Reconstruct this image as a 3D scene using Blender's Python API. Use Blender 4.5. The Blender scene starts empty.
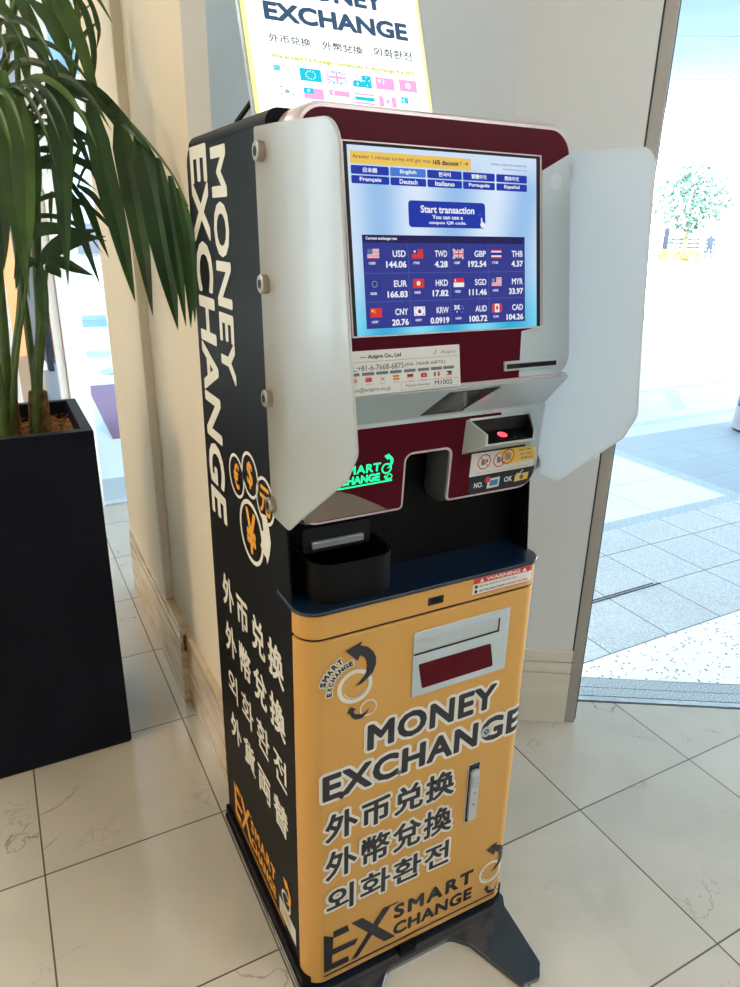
import bpy, bmesh, math, random
from mathutils import Vector, Matrix
random.seed(7)
sc = bpy.context.scene
COL = sc.collection
D = math.pi/180

# ------------------------------------------------------------------ materials
MATS = {}
def srgb(r, g, b):
    f = lambda c: (c/255)/12.92 if c/255 <= .04045 else (((c/255)+.055)/1.055)**2.4
    return (f(r), f(g), f(b), 1)
def mat(name, col, rough=.5, metal=0, coat=0, emit=0, spec=.5, trans=0, sss=0, alpha=1):
    m = bpy.data.materials.new(name); m.use_nodes = True
    b = m.node_tree.nodes['Principled BSDF']
    b.inputs['Base Color'].default_value = col
    b.inputs['Roughness'].default_value = rough
    b.inputs['Metallic'].default_value = metal
    b.inputs['Coat Weight'].default_value = coat
    b.inputs['Coat Roughness'].default_value = .06
    b.inputs['Specular IOR Level'].default_value = spec
    b.inputs['Transmission Weight'].default_value = trans
    if emit:
        b.inputs['Emission Color'].default_value = col
        b.inputs['Emission Strength'].default_value = emit
        b.inputs['Base Color'].default_value = (.01, .01, .01, 1)
    MATS[name] = m
    return m
def noisy(name, c1, c2, scale=20, rough=.6, detail=6, bump=0, coat=0, metal=0):
    m = mat(name, c1, rough, coat=coat, metal=metal); nt = m.node_tree
    b = nt.nodes['Principled BSDF']
    g = nt.nodes.new('ShaderNodeNewGeometry')
    n = nt.nodes.new('ShaderNodeTexNoise'); n.inputs['Scale'].default_value = scale; n.inputs['Detail'].default_value = detail
    r = nt.nodes.new('ShaderNodeValToRGB'); r.color_ramp.elements[0].position = .35; r.color_ramp.elements[1].position = .65
    r.color_ramp.elements[0].color = c1; r.color_ramp.elements[1].color = c2
    nt.links.new(g.outputs['Position'], n.inputs['Vector']); nt.links.new(n.outputs['Fac'], r.inputs['Fac'])
    nt.links.new(r.outputs['Color'], b.inputs['Base Color'])
    if bump:
        bp = nt.nodes.new('ShaderNodeBump'); bp.inputs['Strength'].default_value = bump; bp.inputs['Distance'].default_value = .002
        nt.links.new(n.outputs['Fac'], bp.inputs['Height']); nt.links.new(bp.outputs['Normal'], b.inputs['Normal'])
    return m

def M_(nt, op, a, b=None, c=None):
    n = nt.nodes.new('ShaderNodeMath'); n.operation = op
    for i, v in enumerate((a, b, c)):
        if v is None: continue
        if isinstance(v, (int, float)): n.inputs[i].default_value = v
        else: nt.links.new(v, n.inputs[i])
    return n.outputs[0]
def mix(nt, f, a, b):
    n = nt.nodes.new('ShaderNodeMix'); n.data_type = 'RGBA'
    if isinstance(f, (int, float)): n.inputs[0].default_value = f
    else: nt.links.new(f, n.inputs[0])
    for k, v in ((6, a), (7, b)):
        if isinstance(v, tuple): n.inputs[k].default_value = v
        else: nt.links.new(v, n.inputs[k])
    return n.outputs[2]
def noise(nt, vec, scale, detail=4, dist=0):
    n = nt.nodes.new('ShaderNodeTexNoise'); n.inputs['Scale'].default_value = scale
    n.inputs['Detail'].default_value = detail; n.inputs['Distortion'].default_value = dist
    nt.links.new(vec, n.inputs['Vector']); return n.outputs['Fac']
def sstep(nt, v, lo, hi):
    n = nt.nodes.new('ShaderNodeMapRange'); n.interpolation_type = 'SMOOTHSTEP'
    nt.links.new(v, n.inputs['Value']); n.inputs['From Min'].default_value = lo; n.inputs['From Max'].default_value = hi
    return n.outputs['Result']
def tile_material(name, base, vein, grout, ox, oy, tx, ty, gw, rough, speck=None, veins=True, var=.06, rot=0, chips=False, coat=0):
    m = mat(name, base, rough, coat=coat); nt = m.node_tree; b = nt.nodes['Principled BSDF']
    g = nt.nodes.new('ShaderNodeNewGeometry').outputs['Position']
    s = nt.nodes.new('ShaderNodeSeparateXYZ'); nt.links.new(g, s.inputs[0])
    u = M_(nt, 'DIVIDE', M_(nt, 'SUBTRACT', s.outputs[0], ox), tx)
    v = M_(nt, 'DIVIDE', M_(nt, 'SUBTRACT', s.outputs[1], oy), ty)
    fu = M_(nt, 'FLOOR', u); fv = M_(nt, 'FLOOR', v)
    def edge(w, t):
        fr = M_(nt, 'FRACT', w); d = M_(nt, 'MINIMUM', fr, M_(nt, 'SUBTRACT', 1.0, fr)); return M_(nt, 'LESS_THAN', d, gw/t)
    gr = M_(nt, 'MAXIMUM', edge(u, tx), edge(v, ty))
    cb = nt.nodes.new('ShaderNodeCombineXYZ'); nt.links.new(fu, cb.inputs[0]); nt.links.new(fv, cb.inputs[1])
    wn = nt.nodes.new('ShaderNodeTexWhiteNoise'); wn.noise_dimensions = '3D'; nt.links.new(cb.outputs[0], wn.inputs['Vector'])
    # each tile is cut from another piece of stone
    off = nt.nodes.new('ShaderNodeVectorMath'); off.operation = 'MULTIPLY_ADD'
    nt.links.new(wn.outputs['Color'], off.inputs[0]); off.inputs[1].default_value = (13, 17, 5); nt.links.new(g, off.inputs[2])
    vec = off.outputs[0]
    col = base
    cloud = sstep(nt, noise(nt, vec, 3.2, 5, .6), .3, .75)
    dark = tuple(c*(1-2.2*var) for c in base[:3])+(1,)
    c = mix(nt, cloud, base, dark)
    c = mix(nt, M_(nt, 'MULTIPLY', wn.outputs['Value'], .6), c, tuple(x*(1-1.3*var) for x in base[:3])+(1,))
    if veins:
        w1 = noise(nt, vec, 2.3, 7, 1.1)
        v1 = M_(nt, 'SUBTRACT', 1.0, sstep(nt, M_(nt, 'ABSOLUTE', M_(nt, 'SUBTRACT', w1, .5)), .0, .006))
        msk = sstep(nt, noise(nt, vec, 2.2, 2), .52, .66)
        c = mix(nt, M_(nt, 'MULTIPLY', M_(nt, 'MULTIPLY', v1, msk), .7), c, vein)
        w2 = noise(nt, vec, 9, 4, 1.5)
        v2 = M_(nt, 'SUBTRACT', 1.0, sstep(nt, M_(nt, 'ABSOLUTE', M_(nt, 'SUBTRACT', w2, .5)), .0, .02))
        msk2 = sstep(nt, noise(nt, vec, 5.0, 2), .58, .7)
        c = mix(nt, M_(nt, 'MULTIPLY', M_(nt, 'MULTIPLY', v2, msk2), .28), c, vein)
    if speck:
        c = mix(nt, sstep(nt, noise(nt, g, 260, 2), .45, .62), c, speck)
    if chips:
        vo = nt.nodes.new('ShaderNodeTexVoronoi'); vo.inputs['Scale'].default_value = 62; vo.inputs['Randomness'].default_value = 1
        nt.links.new(g, vo.inputs['Vector'])
        sc3 = nt.nodes.new('ShaderNodeSeparateColor'); nt.links.new(vo.outputs['Color'], sc3.inputs[0])
        chip = M_(nt, 'MULTIPLY', M_(nt, 'LESS_THAN', vo.outputs['Distance'], .3), M_(nt, 'GREATER_THAN', sc3.outputs[0], .62))
        rp = nt.nodes.new('ShaderNodeValToRGB'); nt.links.new(sc3.outputs[1], rp.inputs['Fac']); rp.color_ramp.interpolation = 'CONSTANT'
        cr = rp.color_ramp; cr.elements[0].color = srgb(95, 105, 108); cr.elements[1].position = .5; cr.elements[1].color = srgb(150, 150, 150)
        for p_, k_ in ((.7, srgb(165, 70, 80)), (.82, srgb(70, 140, 110)), (.92, srgb(120, 90, 80))):
            e = cr.elements.new(p_); e.color = k_
        c = mix(nt, chip, c, rp.outputs['Color'])
    c = mix(nt, gr, c, grout)
    nt.links.new(c, b.inputs['Base Color'])
    if gw:
        bp = nt.nodes.new('ShaderNodeBump'); bp.inputs['Strength'].default_value = .4; bp.inputs['Distance'].default_value = .002
        nt.links.new(M_(nt, 'SUBTRACT', 1.0, gr), bp.inputs['Height']); nt.links.new(bp.outputs['Normal'], b.inputs['Normal'])
    return m

W_ = (1, 1, 1, 1)
mat('case_black', srgb(12, 13, 16), .5, spec=.12)
mat('shelf_navy', srgb(8, 28, 50), .3, coat=.4)
mat('orange', srgb(208, 156, 78), .42, coat=.1)
mat('maroon', srgb(78, 9, 28), .4, spec=.08)
mat('silver', srgb(188, 196, 200), .32, metal=.35)
mat('silver_panel', srgb(184, 196, 202), .25, coat=.3)
mat('trim', srgb(205, 190, 195), .3, metal=.4)
mat('shell_grey', srgb(84, 90, 94), .35, metal=.3)
mat('base_black', srgb(26, 38, 50), .22, coat=.7)
mat('acrylic', srgb(178, 172, 160), .22, coat=.4)
def translucent(name, f):      # milky sheet that lets daylight glow through
    nt = MATS[name].node_tree; b = nt.nodes['Principled BSDF']; o = [n for n in nt.nodes if n.type == 'OUTPUT_MATERIAL'][0]
    t = nt.nodes.new('ShaderNodeBsdfTranslucent'); t.inputs['Color'].default_value = (.92, .96, .97, 1); x = nt.nodes.new('ShaderNodeMixShader'); x.inputs[0].default_value = f
    nt.links.new(b.outputs[0], x.inputs[1]); nt.links.new(t.outputs[0], x.inputs[2]); nt.links.new(x.outputs[0], o.inputs[0])
translucent('acrylic', .50)
mat('chrome', srgb(180, 172, 160), .28, metal=.9)
mat('brass', srgb(170, 120, 80), .4, metal=.8)
mat('rubber', srgb(16, 16, 18), .7)
mat('ink', srgb(32, 36, 46), .5)
mat('cream_ink', srgb(226, 224, 212), .5)
mat('halo', srgb(222, 218, 208), .5)
mat('orange_ink', srgb(236, 160, 40), .5)
mat('red_ink', srgb(200, 50, 50), .5)
mat('sticker', srgb(222, 220, 216), .45)
mat('yellow_sticker', srgb(236, 196, 92), .45)
mat('grey_ink', srgb(110, 112, 118), .5)
mat('blue_ink', srgb(60, 130, 190), .5)
mat('green_ink', srgb(90, 110, 80), .5)
mat('led_green', (0.0, 1.0, .32, 1), emit=1.0)
mat('led_red', (1.0, .04, .07, 1), emit=3)
mat('led_red_dim', (1.0, .10, .15, 1), emit=.7)
mat('wood_view', srgb(116, 100, 86), .3, coat=.5)
mat('window_red', srgb(84, 6, 22), .4, spec=.12)
mat('reflection_grey', srgb(70, 76, 82), .1, coat=.5)
mat('planter_black', srgb(24, 29, 42), .5)
noisy('planter', srgb(13, 18, 31), srgb(21, 27, 41), 5, .5, 5).node_tree.nodes['Principled BSDF'].inputs['Specular IOR Level'].default_value = .12
noisy('coir', srgb(96, 62, 32), srgb(178, 122, 62), 90, .95, 8, bump=1)
noisy('trunk', srgb(80, 62, 38), srgb(132, 106, 66), 60, .85, 5, bump=.6)
noisy('palm_stem', srgb(46, 72, 26), srgb(72, 100, 40), 14, .45, 3)
noisy('palm_leaf', srgb(26, 56, 28), srgb(46, 84, 38), 7, .36, 3)
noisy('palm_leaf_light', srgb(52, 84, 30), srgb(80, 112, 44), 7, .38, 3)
noisy('wall_beige', srgb(222, 212, 192), srgb(226, 216, 196), 1.5, .7, 3)
noisy('wall_daylight_blue', srgb(222, 240, 252), srgb(225, 242, 253), 1.2, .35, 3)  # bluish daylight on the wall left of the sign, put into its colour
noisy('wall_white', srgb(214, 217, 219), srgb(218, 221, 223), 1.2, .6, 3)
noisy('wall_warm', srgb(214, 192, 156), srgb(208, 186, 150), 1.2, .8, 3)
noisy('ceil', srgb(232, 230, 224), srgb(226, 224, 218), 2, .8, 2)
noisy('wall_room', srgb(222, 220, 214), srgb(216, 214, 208), 1.2, .8, 3)
noisy('jamb', srgb(160, 154, 148), srgb(168, 162, 156), 3, .38, 2, metal=.45)
noisy('steel', srgb(190, 196, 200), srgb(170, 178, 182), 30, .35, 3, metal=.5)
mat('dark_groove', srgb(40, 52, 58), .6)
tile_material('marble_floor', srgb(202, 195, 180), srgb(128, 108, 88), srgb(100, 88, 74), .8629, .1272, .4391, .4336, .0020, .16, var=.09, coat=.25)
def stripe_marble(name='base_marble', c1=srgb(218, 212, 198), c2=srgb(213, 205, 190)):
    m = mat(name, srgb(208, 196, 174), .25, coat=.3); nt = m.node_tree; b = nt.nodes['Principled BSDF']
    g = nt.nodes.new('ShaderNodeNewGeometry').outputs['Position']
    mp = nt.nodes.new('ShaderNodeMapping'); mp.inputs['Scale'].default_value = (1, 1, 9); nt.links.new(g, mp.inputs['Vector'])
    n = sstep(nt, noise(nt, mp.outputs[0], 5, 5, .4), .35, .7)
    nt.links.new(mix(nt, n, c1, c2), b.inputs['Base Color'])
stripe_marble()
stripe_marble('base_marble_left', srgb(212, 192, 160), srgb(172, 144, 108))
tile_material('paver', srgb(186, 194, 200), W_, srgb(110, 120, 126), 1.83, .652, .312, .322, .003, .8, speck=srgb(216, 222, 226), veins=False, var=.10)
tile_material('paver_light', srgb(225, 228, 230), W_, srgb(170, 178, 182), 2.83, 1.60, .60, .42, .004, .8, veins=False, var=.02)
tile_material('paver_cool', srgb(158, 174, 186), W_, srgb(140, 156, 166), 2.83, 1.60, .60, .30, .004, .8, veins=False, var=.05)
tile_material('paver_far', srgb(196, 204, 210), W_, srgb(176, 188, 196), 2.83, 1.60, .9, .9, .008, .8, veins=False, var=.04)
tile_material('terrazzo', srgb(242, 242, 238), W_, W_, 0, 0, 50, 50, 0, .5, veins=False, var=.01, chips=True)
noisy('granite', srgb(120, 136, 144), srgb(190, 202, 208), 180, .6, 3)
noisy('granite_band', srgb(140, 160, 174), srgb(186, 202, 212), 120, .7, 3)
noisy('asphalt', srgb(214, 220, 226), srgb(226, 230, 234), 30, .9, 4)
noisy('concrete', srgb(104, 124, 134), srgb(110, 130, 140), 1.2, .8, 4)
mat('facade', srgb(240, 240, 240), .8)
mat('facade_line', srgb(120, 132, 140), .8)
mat('facade_glass', srgb(60, 96, 110), .3)
mat('facade_blue', srgb(130, 160, 170), .6)
mat('fence_dark', srgb(24, 32, 46), .6)
noisy('leaf_pale', srgb(16, 42, 30), srgb(72, 104, 84), 3, .8, 3)
noisy('hedge_leaf', srgb(92, 78, 24), srgb(150, 136, 74), 4, .8, 3)
noisy('lawn_green', srgb(80, 150, 110), srgb(150, 200, 160), 6, .9, 3)
mat('pale_trunk', srgb(180, 190, 190), .8)
mat('cloth_dark', srgb(30, 40, 54), .8)
mat('cloth_grey', srgb(90, 104, 120), .8)
mat('skin', srgb(190, 150, 130), .6)
mat('mat_purple', srgb(120, 92, 122), .9)
mat('column_grey', srgb(204, 200, 196), .5)
mat('shop_grey', srgb(150, 150, 160), .5)
mat('shop_brown', srgb(130, 70, 50), .6)
mat('shop_wood', srgb(190, 150, 120), .6)
mat('shop_light', (1.0, .42, .18, 1), emit=1.1)
mat('blue_floor', srgb(206, 220, 230), .5)
mat('cyan_wall', srgb(196, 222, 226), .7)
mat('lamp_white', (1, .9, .75, 1), emit=4)
def glass():
    m = bpy.data.materials.new('pane'); m.use_nodes = True; nt = m.node_tree; nt.nodes.clear()
    o = nt.nodes.new('ShaderNodeOutputMaterial'); t = nt.nodes.new('ShaderNodeBsdfTransparent'); g = nt.nodes.new('ShaderNodeBsdfGlossy')
    g.inputs['Roughness'].default_value = .02; t.inputs['Color'].default_value = (.93, .97, .97, 1)
    f = nt.nodes.new('ShaderNodeFresnel'); f.inputs['IOR'].default_value = 1.45
    x = nt.nodes.new('ShaderNodeMixShader'); nt.links.new(f.outputs[0], x.inputs[0]); nt.links.new(t.outputs[0], x.inputs[1]); nt.links.new(g.outputs[0], x.inputs[2])
    nt.links.new(x.outputs[0], o.inputs[0]); MATS['pane'] = m
glass()
def em(name, rgb, s=1.0):
    mat(name, srgb(*rgb), .35, emit=s, spec=.08)

# ------------------------------------------------------------------ mesh builder
class MB:
    def __init__(s): s.v = []; s.f = []; s.m = []; s.mats = []
    def mi(s, m):
        if m not in s.mats: s.mats.append(m)
        return s.mats.index(m)
    def add(s, vs, fs, m):
        k = len(s.v); i = s.mi(m)
        s.v += [tuple(v) for v in vs]
        for f in fs: s.f.append(tuple(k+j for j in f)); s.m.append(i)
        return s
    def box(s, x0, x1, y0, y1, z0, z1, m):
        vs = [(x, y, z) for x in (x0, x1) for y in (y0, y1) for z in (z0, z1)]
        return s.add(vs, [(0, 1, 3, 2), (4, 6, 7, 5), (0, 4, 5, 1), (2, 3, 7, 6), (0, 2, 6, 4), (1, 5, 7, 3)], m)
    def obox(s, o, ax, ay, az, m):   # corner and three edge vectors
        o, ax, ay, az = map(Vector, (o, ax, ay, az))
        vs = [o+ax*i+ay*j+az*k for i in (0, 1) for j in (0, 1) for k in (0, 1)]
        return s.add(vs, [(0, 1, 3, 2), (4, 6, 7, 5), (0, 4, 5, 1), (2, 3, 7, 6), (0, 2, 6, 4), (1, 5, 7, 3)], m)
    def loops(s, loops, m, cap0=True, cap1=True):
        n = len(loops[0]); vs = [p for l in loops for p in l]; fs = []
        for k in range(len(loops)-1):
            for i in range(n):
                j = (i+1) % n; fs.append((k*n+i, k*n+j, (k+1)*n+j, (k+1)*n+i))
        if cap0: fs.append(tuple(range(n))[::-1])
        if cap1: fs.append(tuple((len(loops)-1)*n+i for i in range(n)))
        return s.add(vs, fs, m)
    def prism(s, poly, fn, w0, w1, m):
        return s.loops([[fn(u, v, w0) for u, v in poly], [fn(u, v, w1) for u, v in poly]], m)
    def tube(s, pts, r, m, n=10):
        pts = [Vector(p) for p in pts]; rs = r if isinstance(r, (list, tuple)) else [r]*len(pts); loops = []
        for i, p in enumerate(pts):
            t = (pts[min(i+1, len(pts)-1)]-pts[max(i-1, 0)]).normalized()
            a = t.cross(Vector((0, 0, 1)) if abs(t.z) < .9 else Vector((1, 0, 0))).normalized(); b = t.cross(a)
            loops.append([p+(a*math.cos(2*math.pi*k/n)+b*math.sin(2*math.pi*k/n))*rs[i] for k in range(n)])
        return s.loops(loops, m)
    def lathe(s, prof, c, m, n=32):
        return s.loops([[(c[0]+r*math.cos(2*math.pi*k/n), c[1]+r*math.sin(2*math.pi*k/n), c[2]+z) for k in range(n)] for r, z in prof], m)
    def flat(s, poly, fn, w, m): return s.add([fn(u, v, w) for u, v in poly], [tuple(range(len(poly)))], m)
    def ring(s, c, r0, r1, fn, w, m, n=40, sq=1.0, a0=0, a1=360):
        vs = []; fs = []; full = (a1-a0) >= 360
        N = n if full else n+1
        for k in range(N):
            a = (a0+(a1-a0)*k/n)*D
            for r in (r0, r1): vs.append(fn(c[0]+r*sq*math.cos(a), c[1]+r*math.sin(a), w))
        for k in range(n):
            j = (k+1) % N; fs.append((2*k, 2*k+1, 2*j+1, 2*j))
        return s.add(vs, fs, m)
    def disc(s, c, r, fn, w, m, n=32, sq=1.0):
        return s.flat([(c[0]+r*sq*math.cos(2*math.pi*k/n), c[1]+r*math.sin(2*math.pi*k/n)) for k in range(n)], fn, w, m)
    def build(s, name, parent=None, bevel=0, seg=3, smooth=False, ang=35, recalc=True):
        me = bpy.data.meshes.new(name); me.from_pydata(s.v, [], s.f)
        for m in s.mats: me.materials.append(MATS[m])
        for p, i in zip(me.polygons, s.m): p.material_index = i
        if recalc:
            bm = bmesh.new(); bm.from_mesh(me); bmesh.ops.remove_doubles(bm, verts=bm.verts, dist=1e-6) if not smooth == 'keep' else None
            bmesh.ops.recalc_face_normals(bm, faces=bm.faces); bm.to_mesh(me); bm.free()
        me.update()
        o = bpy.data.objects.new(name, me); COL.objects.link(o)
        if parent: o.parent = parent; o.matrix_parent_inverse = parent_inv(parent)
        if bevel:
            b = o.modifiers.new('b', 'BEVEL'); b.width = bevel; b.segments = seg; b.limit_method = 'ANGLE'; b.angle_limit = ang*D; b.harden_normals = False
        if smooth:
            for p in me.polygons: p.use_smooth = True
            e = o.modifiers.new('e', 'EDGE_SPLIT'); e.split_angle = 38*D
        return o
def parent_inv(p):   # meshes are authored in world space; only the root empties carry a translation
    return Matrix.Translation(p.location).inverted() if p.type == 'EMPTY' else Matrix.Identity(4)
def tag(o, label=None, cat=None, group=None, kind=None):
    if label: o['label'] = label
    if cat: o['category'] = cat
    if group: o['group'] = group
    if kind: o['kind'] = kind
    return o
def empty(name, loc, label, cat, group=None):
    o = bpy.data.objects.new(name, None); o.location = loc; o.empty_display_size = .05; COL.objects.link(o)
    return tag(o, label, cat, group)
def struct(mb, name, **k): return tag(mb.build(name, **k), kind='structure')

# rounded polygon in 2D: corners with radii
def rpoly(pts, n=6):
    out = []; N = len(pts)
    for i, (x, y, r) in enumerate(pts):
        if r <= 0: out.append((x, y)); continue
        p = Vector((x, y)); a = (Vector(pts[i-1][:2])-p).normalized(); b = (Vector(pts[(i+1) % N][:2])-p).normalized()
        h = a.angle(b)/2; d = r/math.tan(h); c = p+(a+b).normalized()*(r/math.sin(h))
        s = p+a*d; e = p+b*d; sa = math.atan2(s.y-c.y, s.x-c.x); ea = math.atan2(e.y-c.y, e.x-c.x)
        da = (ea-sa+math.pi) % (2*math.pi)-math.pi
        for k in range(n+1):
            t = sa+da*k/n; out.append((c.x+r*math.cos(t), c.y+r*math.sin(t)))
    return out
def rrect(x0, x1, y0, y1, r, n=6): return rpoly([(x0, y0, r), (x1, y0, r), (x1, y1, r), (x0, y1, r)], n)
def rect(x0, x1, y0, y1): return [(x0, y0), (x1, y0), (x1, y1), (x0, y1)]
def offset_poly(P, d):
    out = []; N = len(P)
    A = sum(P[i][0]*P[(i+1) % N][1]-P[(i+1) % N][0]*P[i][1] for i in range(N)); sg = 1 if A > 0 else -1
    for i in range(N):
        p0, p1, p2 = Vector(P[i-1]), Vector(P[i]), Vector(P[(i+1) % N])
        e1 = (p1-p0); e2 = (p2-p1)
        if e1.length < 1e-9 or e2.length < 1e-9: out.append(P[i]); continue
        e1.normalize(); e2.normalize(); n1 = Vector((e1.y, -e1.x))*sg; n2 = Vector((e2.y, -e2.x))*sg
        b = n1+n2; b = b/max(.4, b.length_squared)*2
        q = p1+b*d; out.append((q.x, q.y))
    return out

# ------------------------------------------------------------------ lettering
TXT = {}
def glyphs(s, off=0, space=1.0, res=3, shear=0):
    """filled outline of a string; off > 0 thickens it with a rounded stroke along its outline"""
    key = (s, round(off, 4), space, res, shear)
    if key in TXT: return TXT[key]
    if off > 0:
        vs, fs, _ = glyphs(s, 0, space, res, shear); vs = list(vs); fs = list(fs); L = [0]*len(vs)
        cnt = {}
        for f in fs:
            for i in range(len(f)): e = (f[i], f[(i+1) % len(f)]); cnt[tuple(sorted(e))] = cnt.get(tuple(sorted(e)), 0)+1
        bd = [e for e, c in cnt.items() if c == 1]; k = 0; n = 7 if off < .05 else 10
        for a, b in bd:
            p, r_ = Vector(vs[a]), Vector(vs[b]); d = r_-p
            if d.length < 1e-6: continue
            d.normalize(); nn = Vector((-d.y, d.x))*off; j = len(vs); k += 1
            vs += [tuple(p+nn), tuple(r_+nn), tuple(r_-nn), tuple(p-nn)]; fs.append((j, j+1, j+2, j+3)); L += [1+k % 9]*4
        for a in set(x for e in bd for x in e):
            j = len(vs); k += 1; vs += [(vs[a][0]+off*math.cos(6.2832*i/n), vs[a][1]+off*math.sin(6.2832*i/n)) for i in range(n)]; fs.append(tuple(range(j, j+n))); L += [10+k % 9]*n
        TXT[key] = (vs, fs, L); return TXT[key]
    c = bpy.data.curves.new('t', 'FONT'); c.body = s; c.resolution_u = res; c.space_character = space; c.shear = shear; c.fill_mode = 'FRONT'
    o = bpy.data.objects.new('t', c); COL.objects.link(o)
    me = bpy.data.meshes.new_from_object(o.evaluated_get(bpy.context.evaluated_depsgraph_get()))
    bm = bmesh.new(); bm.from_mesh(me); bmesh.ops.remove_doubles(bm, verts=bm.verts, dist=1e-5); bm.verts.index_update()
    vs = [(v.co.x, v.co.y) for v in bm.verts]; fs = [tuple(v.index for v in f.verts) for f in bm.faces]; bm.free()
    bpy.data.objects.remove(o); bpy.data.curves.remove(c); bpy.data.meshes.remove(me)
    TXT[key] = (vs, fs, [0]*len(vs)); return TXT[key]
def text(mb, s, x0, x1, y0, y1, fn, w, m, off=.02, halo=None, hm='halo', hw=.0004, space=1.0, shear=0, cuts=(), keep=False, align='l', rot=None):
    """fit the string s into the box [x0,x1] x [y0,y1] of the surface fn"""
    vs, fs, LY = glyphs(s, off, space, shear=shear)
    X = [v[0] for v in vs]; Y = [v[1] for v in vs]; a, b, c, d = min(X), max(X), min(Y), max(Y)
    sx = (x1-x0)/(b-a); sy = (y1-y0)/(d-c)
    if keep:
        k = min(abs(sx), abs(sy)); nx = k*(1 if sx > 0 else -1)*(b-a)
        if align == 'c': x0 = x0+((x1-x0)-nx)/2
        if align == 'r': x0 = x1-nx
        sx = k*(1 if sx > 0 else -1); sy = k
    def put(vs, fs, LY, w, m):
        P = [(x0+(x-a)*sx, y0+(y-c)*sy) for x, y in vs]
        if cuts:
            bm = bmesh.new(); V = [bm.verts.new((x, y, l)) for (x, y), l in zip(P, LY)]
            for f in fs:
                try: bm.faces.new([V[i] for i in f])
                except ValueError: pass
            for cu in cuts: bmesh.ops.bisect_plane(bm, geom=bm.verts[:]+bm.edges[:]+bm.faces[:], plane_co=(cu, 0, 0), plane_no=(1, 0, 0))
            bm.verts.index_update(); P = [(v.co.x, v.co.y) for v in bm.verts]; LY = [v.co.z for v in bm.verts]; fs = [tuple(v.index for v in f.verts) for f in bm.faces]; bm.free()
        if rot: ca, sa = math.cos(rot), math.sin(rot); cx, cy = (x0+x1)/2, (y0+y1)/2; P = [(cx+(x-cx)*ca-(y-cy)*sa, cy+(x-cx)*sa+(y-cy)*ca) for x, y in P]
        mb.add([fn(u, v, w+l*1.2e-5) for (u, v), l in zip(P, LY)], fs, m)
    if halo:
        put(*glyphs(s, off+halo, space, shear=shear), w, hm); put(vs, fs, LY, w+hw, m)
    else: put(vs, fs, LY, w, m)
    return mb

# ------------------------------------------------------------------ camera (solved from the photograph's vanishing points)
cam = bpy.data.cameras.new('camera'); co = bpy.data.objects.new('camera', cam); COL.objects.link(co)
q = (-.37128545, -.91649592, 1.48642355, .49215034, .36140976, .02002597, 701.915)
yaw, pit, rol = q[3:6]
fwd = Vector((math.sin(yaw)*math.cos(pit), math.cos(yaw)*math.cos(pit), -math.sin(pit)))
rt = Vector((math.cos(yaw), -math.sin(yaw), 0)); up = rt.cross(fwd)
r2 = rt*math.cos(rol)+up*math.sin(rol); u2 = -rt*math.sin(rol)+up*math.cos(rol)
co.matrix_world = Matrix((( r2.x, u2.x, -fwd.x, q[0]), (r2.y, u2.y, -fwd.y, q[1]), (r2.z, u2.z, -fwd.z, q[2]), (0, 0, 0, 1)))
cam.sensor_fit = 'VERTICAL'; cam.sensor_height = 36; cam.lens = q[6]/987*36; cam.clip_start = .02; cam.clip_end = 400
sc.camera = co
# ================================================================== the setting
dd = Vector((.857, -.515, 0)); dn = Vector((.515, .857, 0))     # along the entrance line, and outwards
J0 = Vector((1.080, .4293, 0))                                   # foot of the jamb, room side
def ln(a, n, z=0): p = J0+dd*a+dn*(n-.924); return (p.x, p.y, z)  # a along the line, n = distance coordinate
def ll(n, a): return ln(a, n)[:2]
H = 2.95
# floor of the hall
m = MB()
FL = [(-4.2, -4.2), (5.2, -4.2), ll(1.036, 4.85), ll(1.036, -.9), (.3, 1.3), (.3, 3.02), (-4.2, 3.02)]
m.loops([[(x, y, -.06) for x, y in FL], [(x, y, 0) for x, y in FL]], 'marble_floor'); struct(m, 'floor')
# wall on the left of the machine: near panel, far thicker part, marble base
def seg(m, x0, x1, y0, y1, z0, z1, k): m.box(x0, x1, y0, y1, z0, z1, k)
m = MB()
seg(m, .045, .30, .680, 1.275, .27, H, 'wall_beige'); seg(m, .018, .30, 1.275, 1.93, .27, H, 'wall_beige')
o = struct(m, 'wall_left', bevel=.004)
m = MB()
m.box(.030, .30, .655, 1.06, 0, .27, 'base_marble_left'); m.box(.012, .30, 1.06, 1.95, 0, .225, 'base_marble_left')
m.box(.014, .30, 1.06, 1.95, .229, .262, 'base_marble_left'); m.box(.017, .30, 1.06, 1.95, .266, .285, 'base_marble_left'); m.box(.02, .3, 1.06, 1.95, .2, .27, 'base_marble_left')
struct(m, 'baseboard_left', bevel=.002)
# wall behind the machine and on to the entrance
K = (.812, .592)
def wallpoly(m, pts, th, z0, z1, k):
    n = len(pts); L0 = [(x, y) for x, y in pts]
    L1 = [(x+.515*th, y+.857*th) for x, y in pts][::-1]
    P = L0+L1; m.loops([[(x, y, z0) for x, y in P], [(x, y, z1) for x, y in P]], k)
m = MB(); e = ll(.924, -.003)
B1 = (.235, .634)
wallpoly(m, [(.045, .68), (.085, .645)], .16, .273, H, 'wall_white'); wallpoly(m, [(.085, .645), B1], .16, .273, H, 'wall_daylight_blue'); wallpoly(m, [B1, K, e], .16, .273, H, 'wall_white'); struct(m, 'wall_back')
m = MB()
def inset(pts, d): return [(x-.3*d, y-d) for x, y in pts]
for z0, z1, d in ((0, .186, .006), (.190, .227, .006), (.231, .270, .006), (0, .272, .001)):
    wallpoly(m, inset([(.060, .672), (.085, .645), K, e], d), .16, z0, z1, 'base_marble')
struct(m, 'baseboard_back', bevel=.0015)
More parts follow.
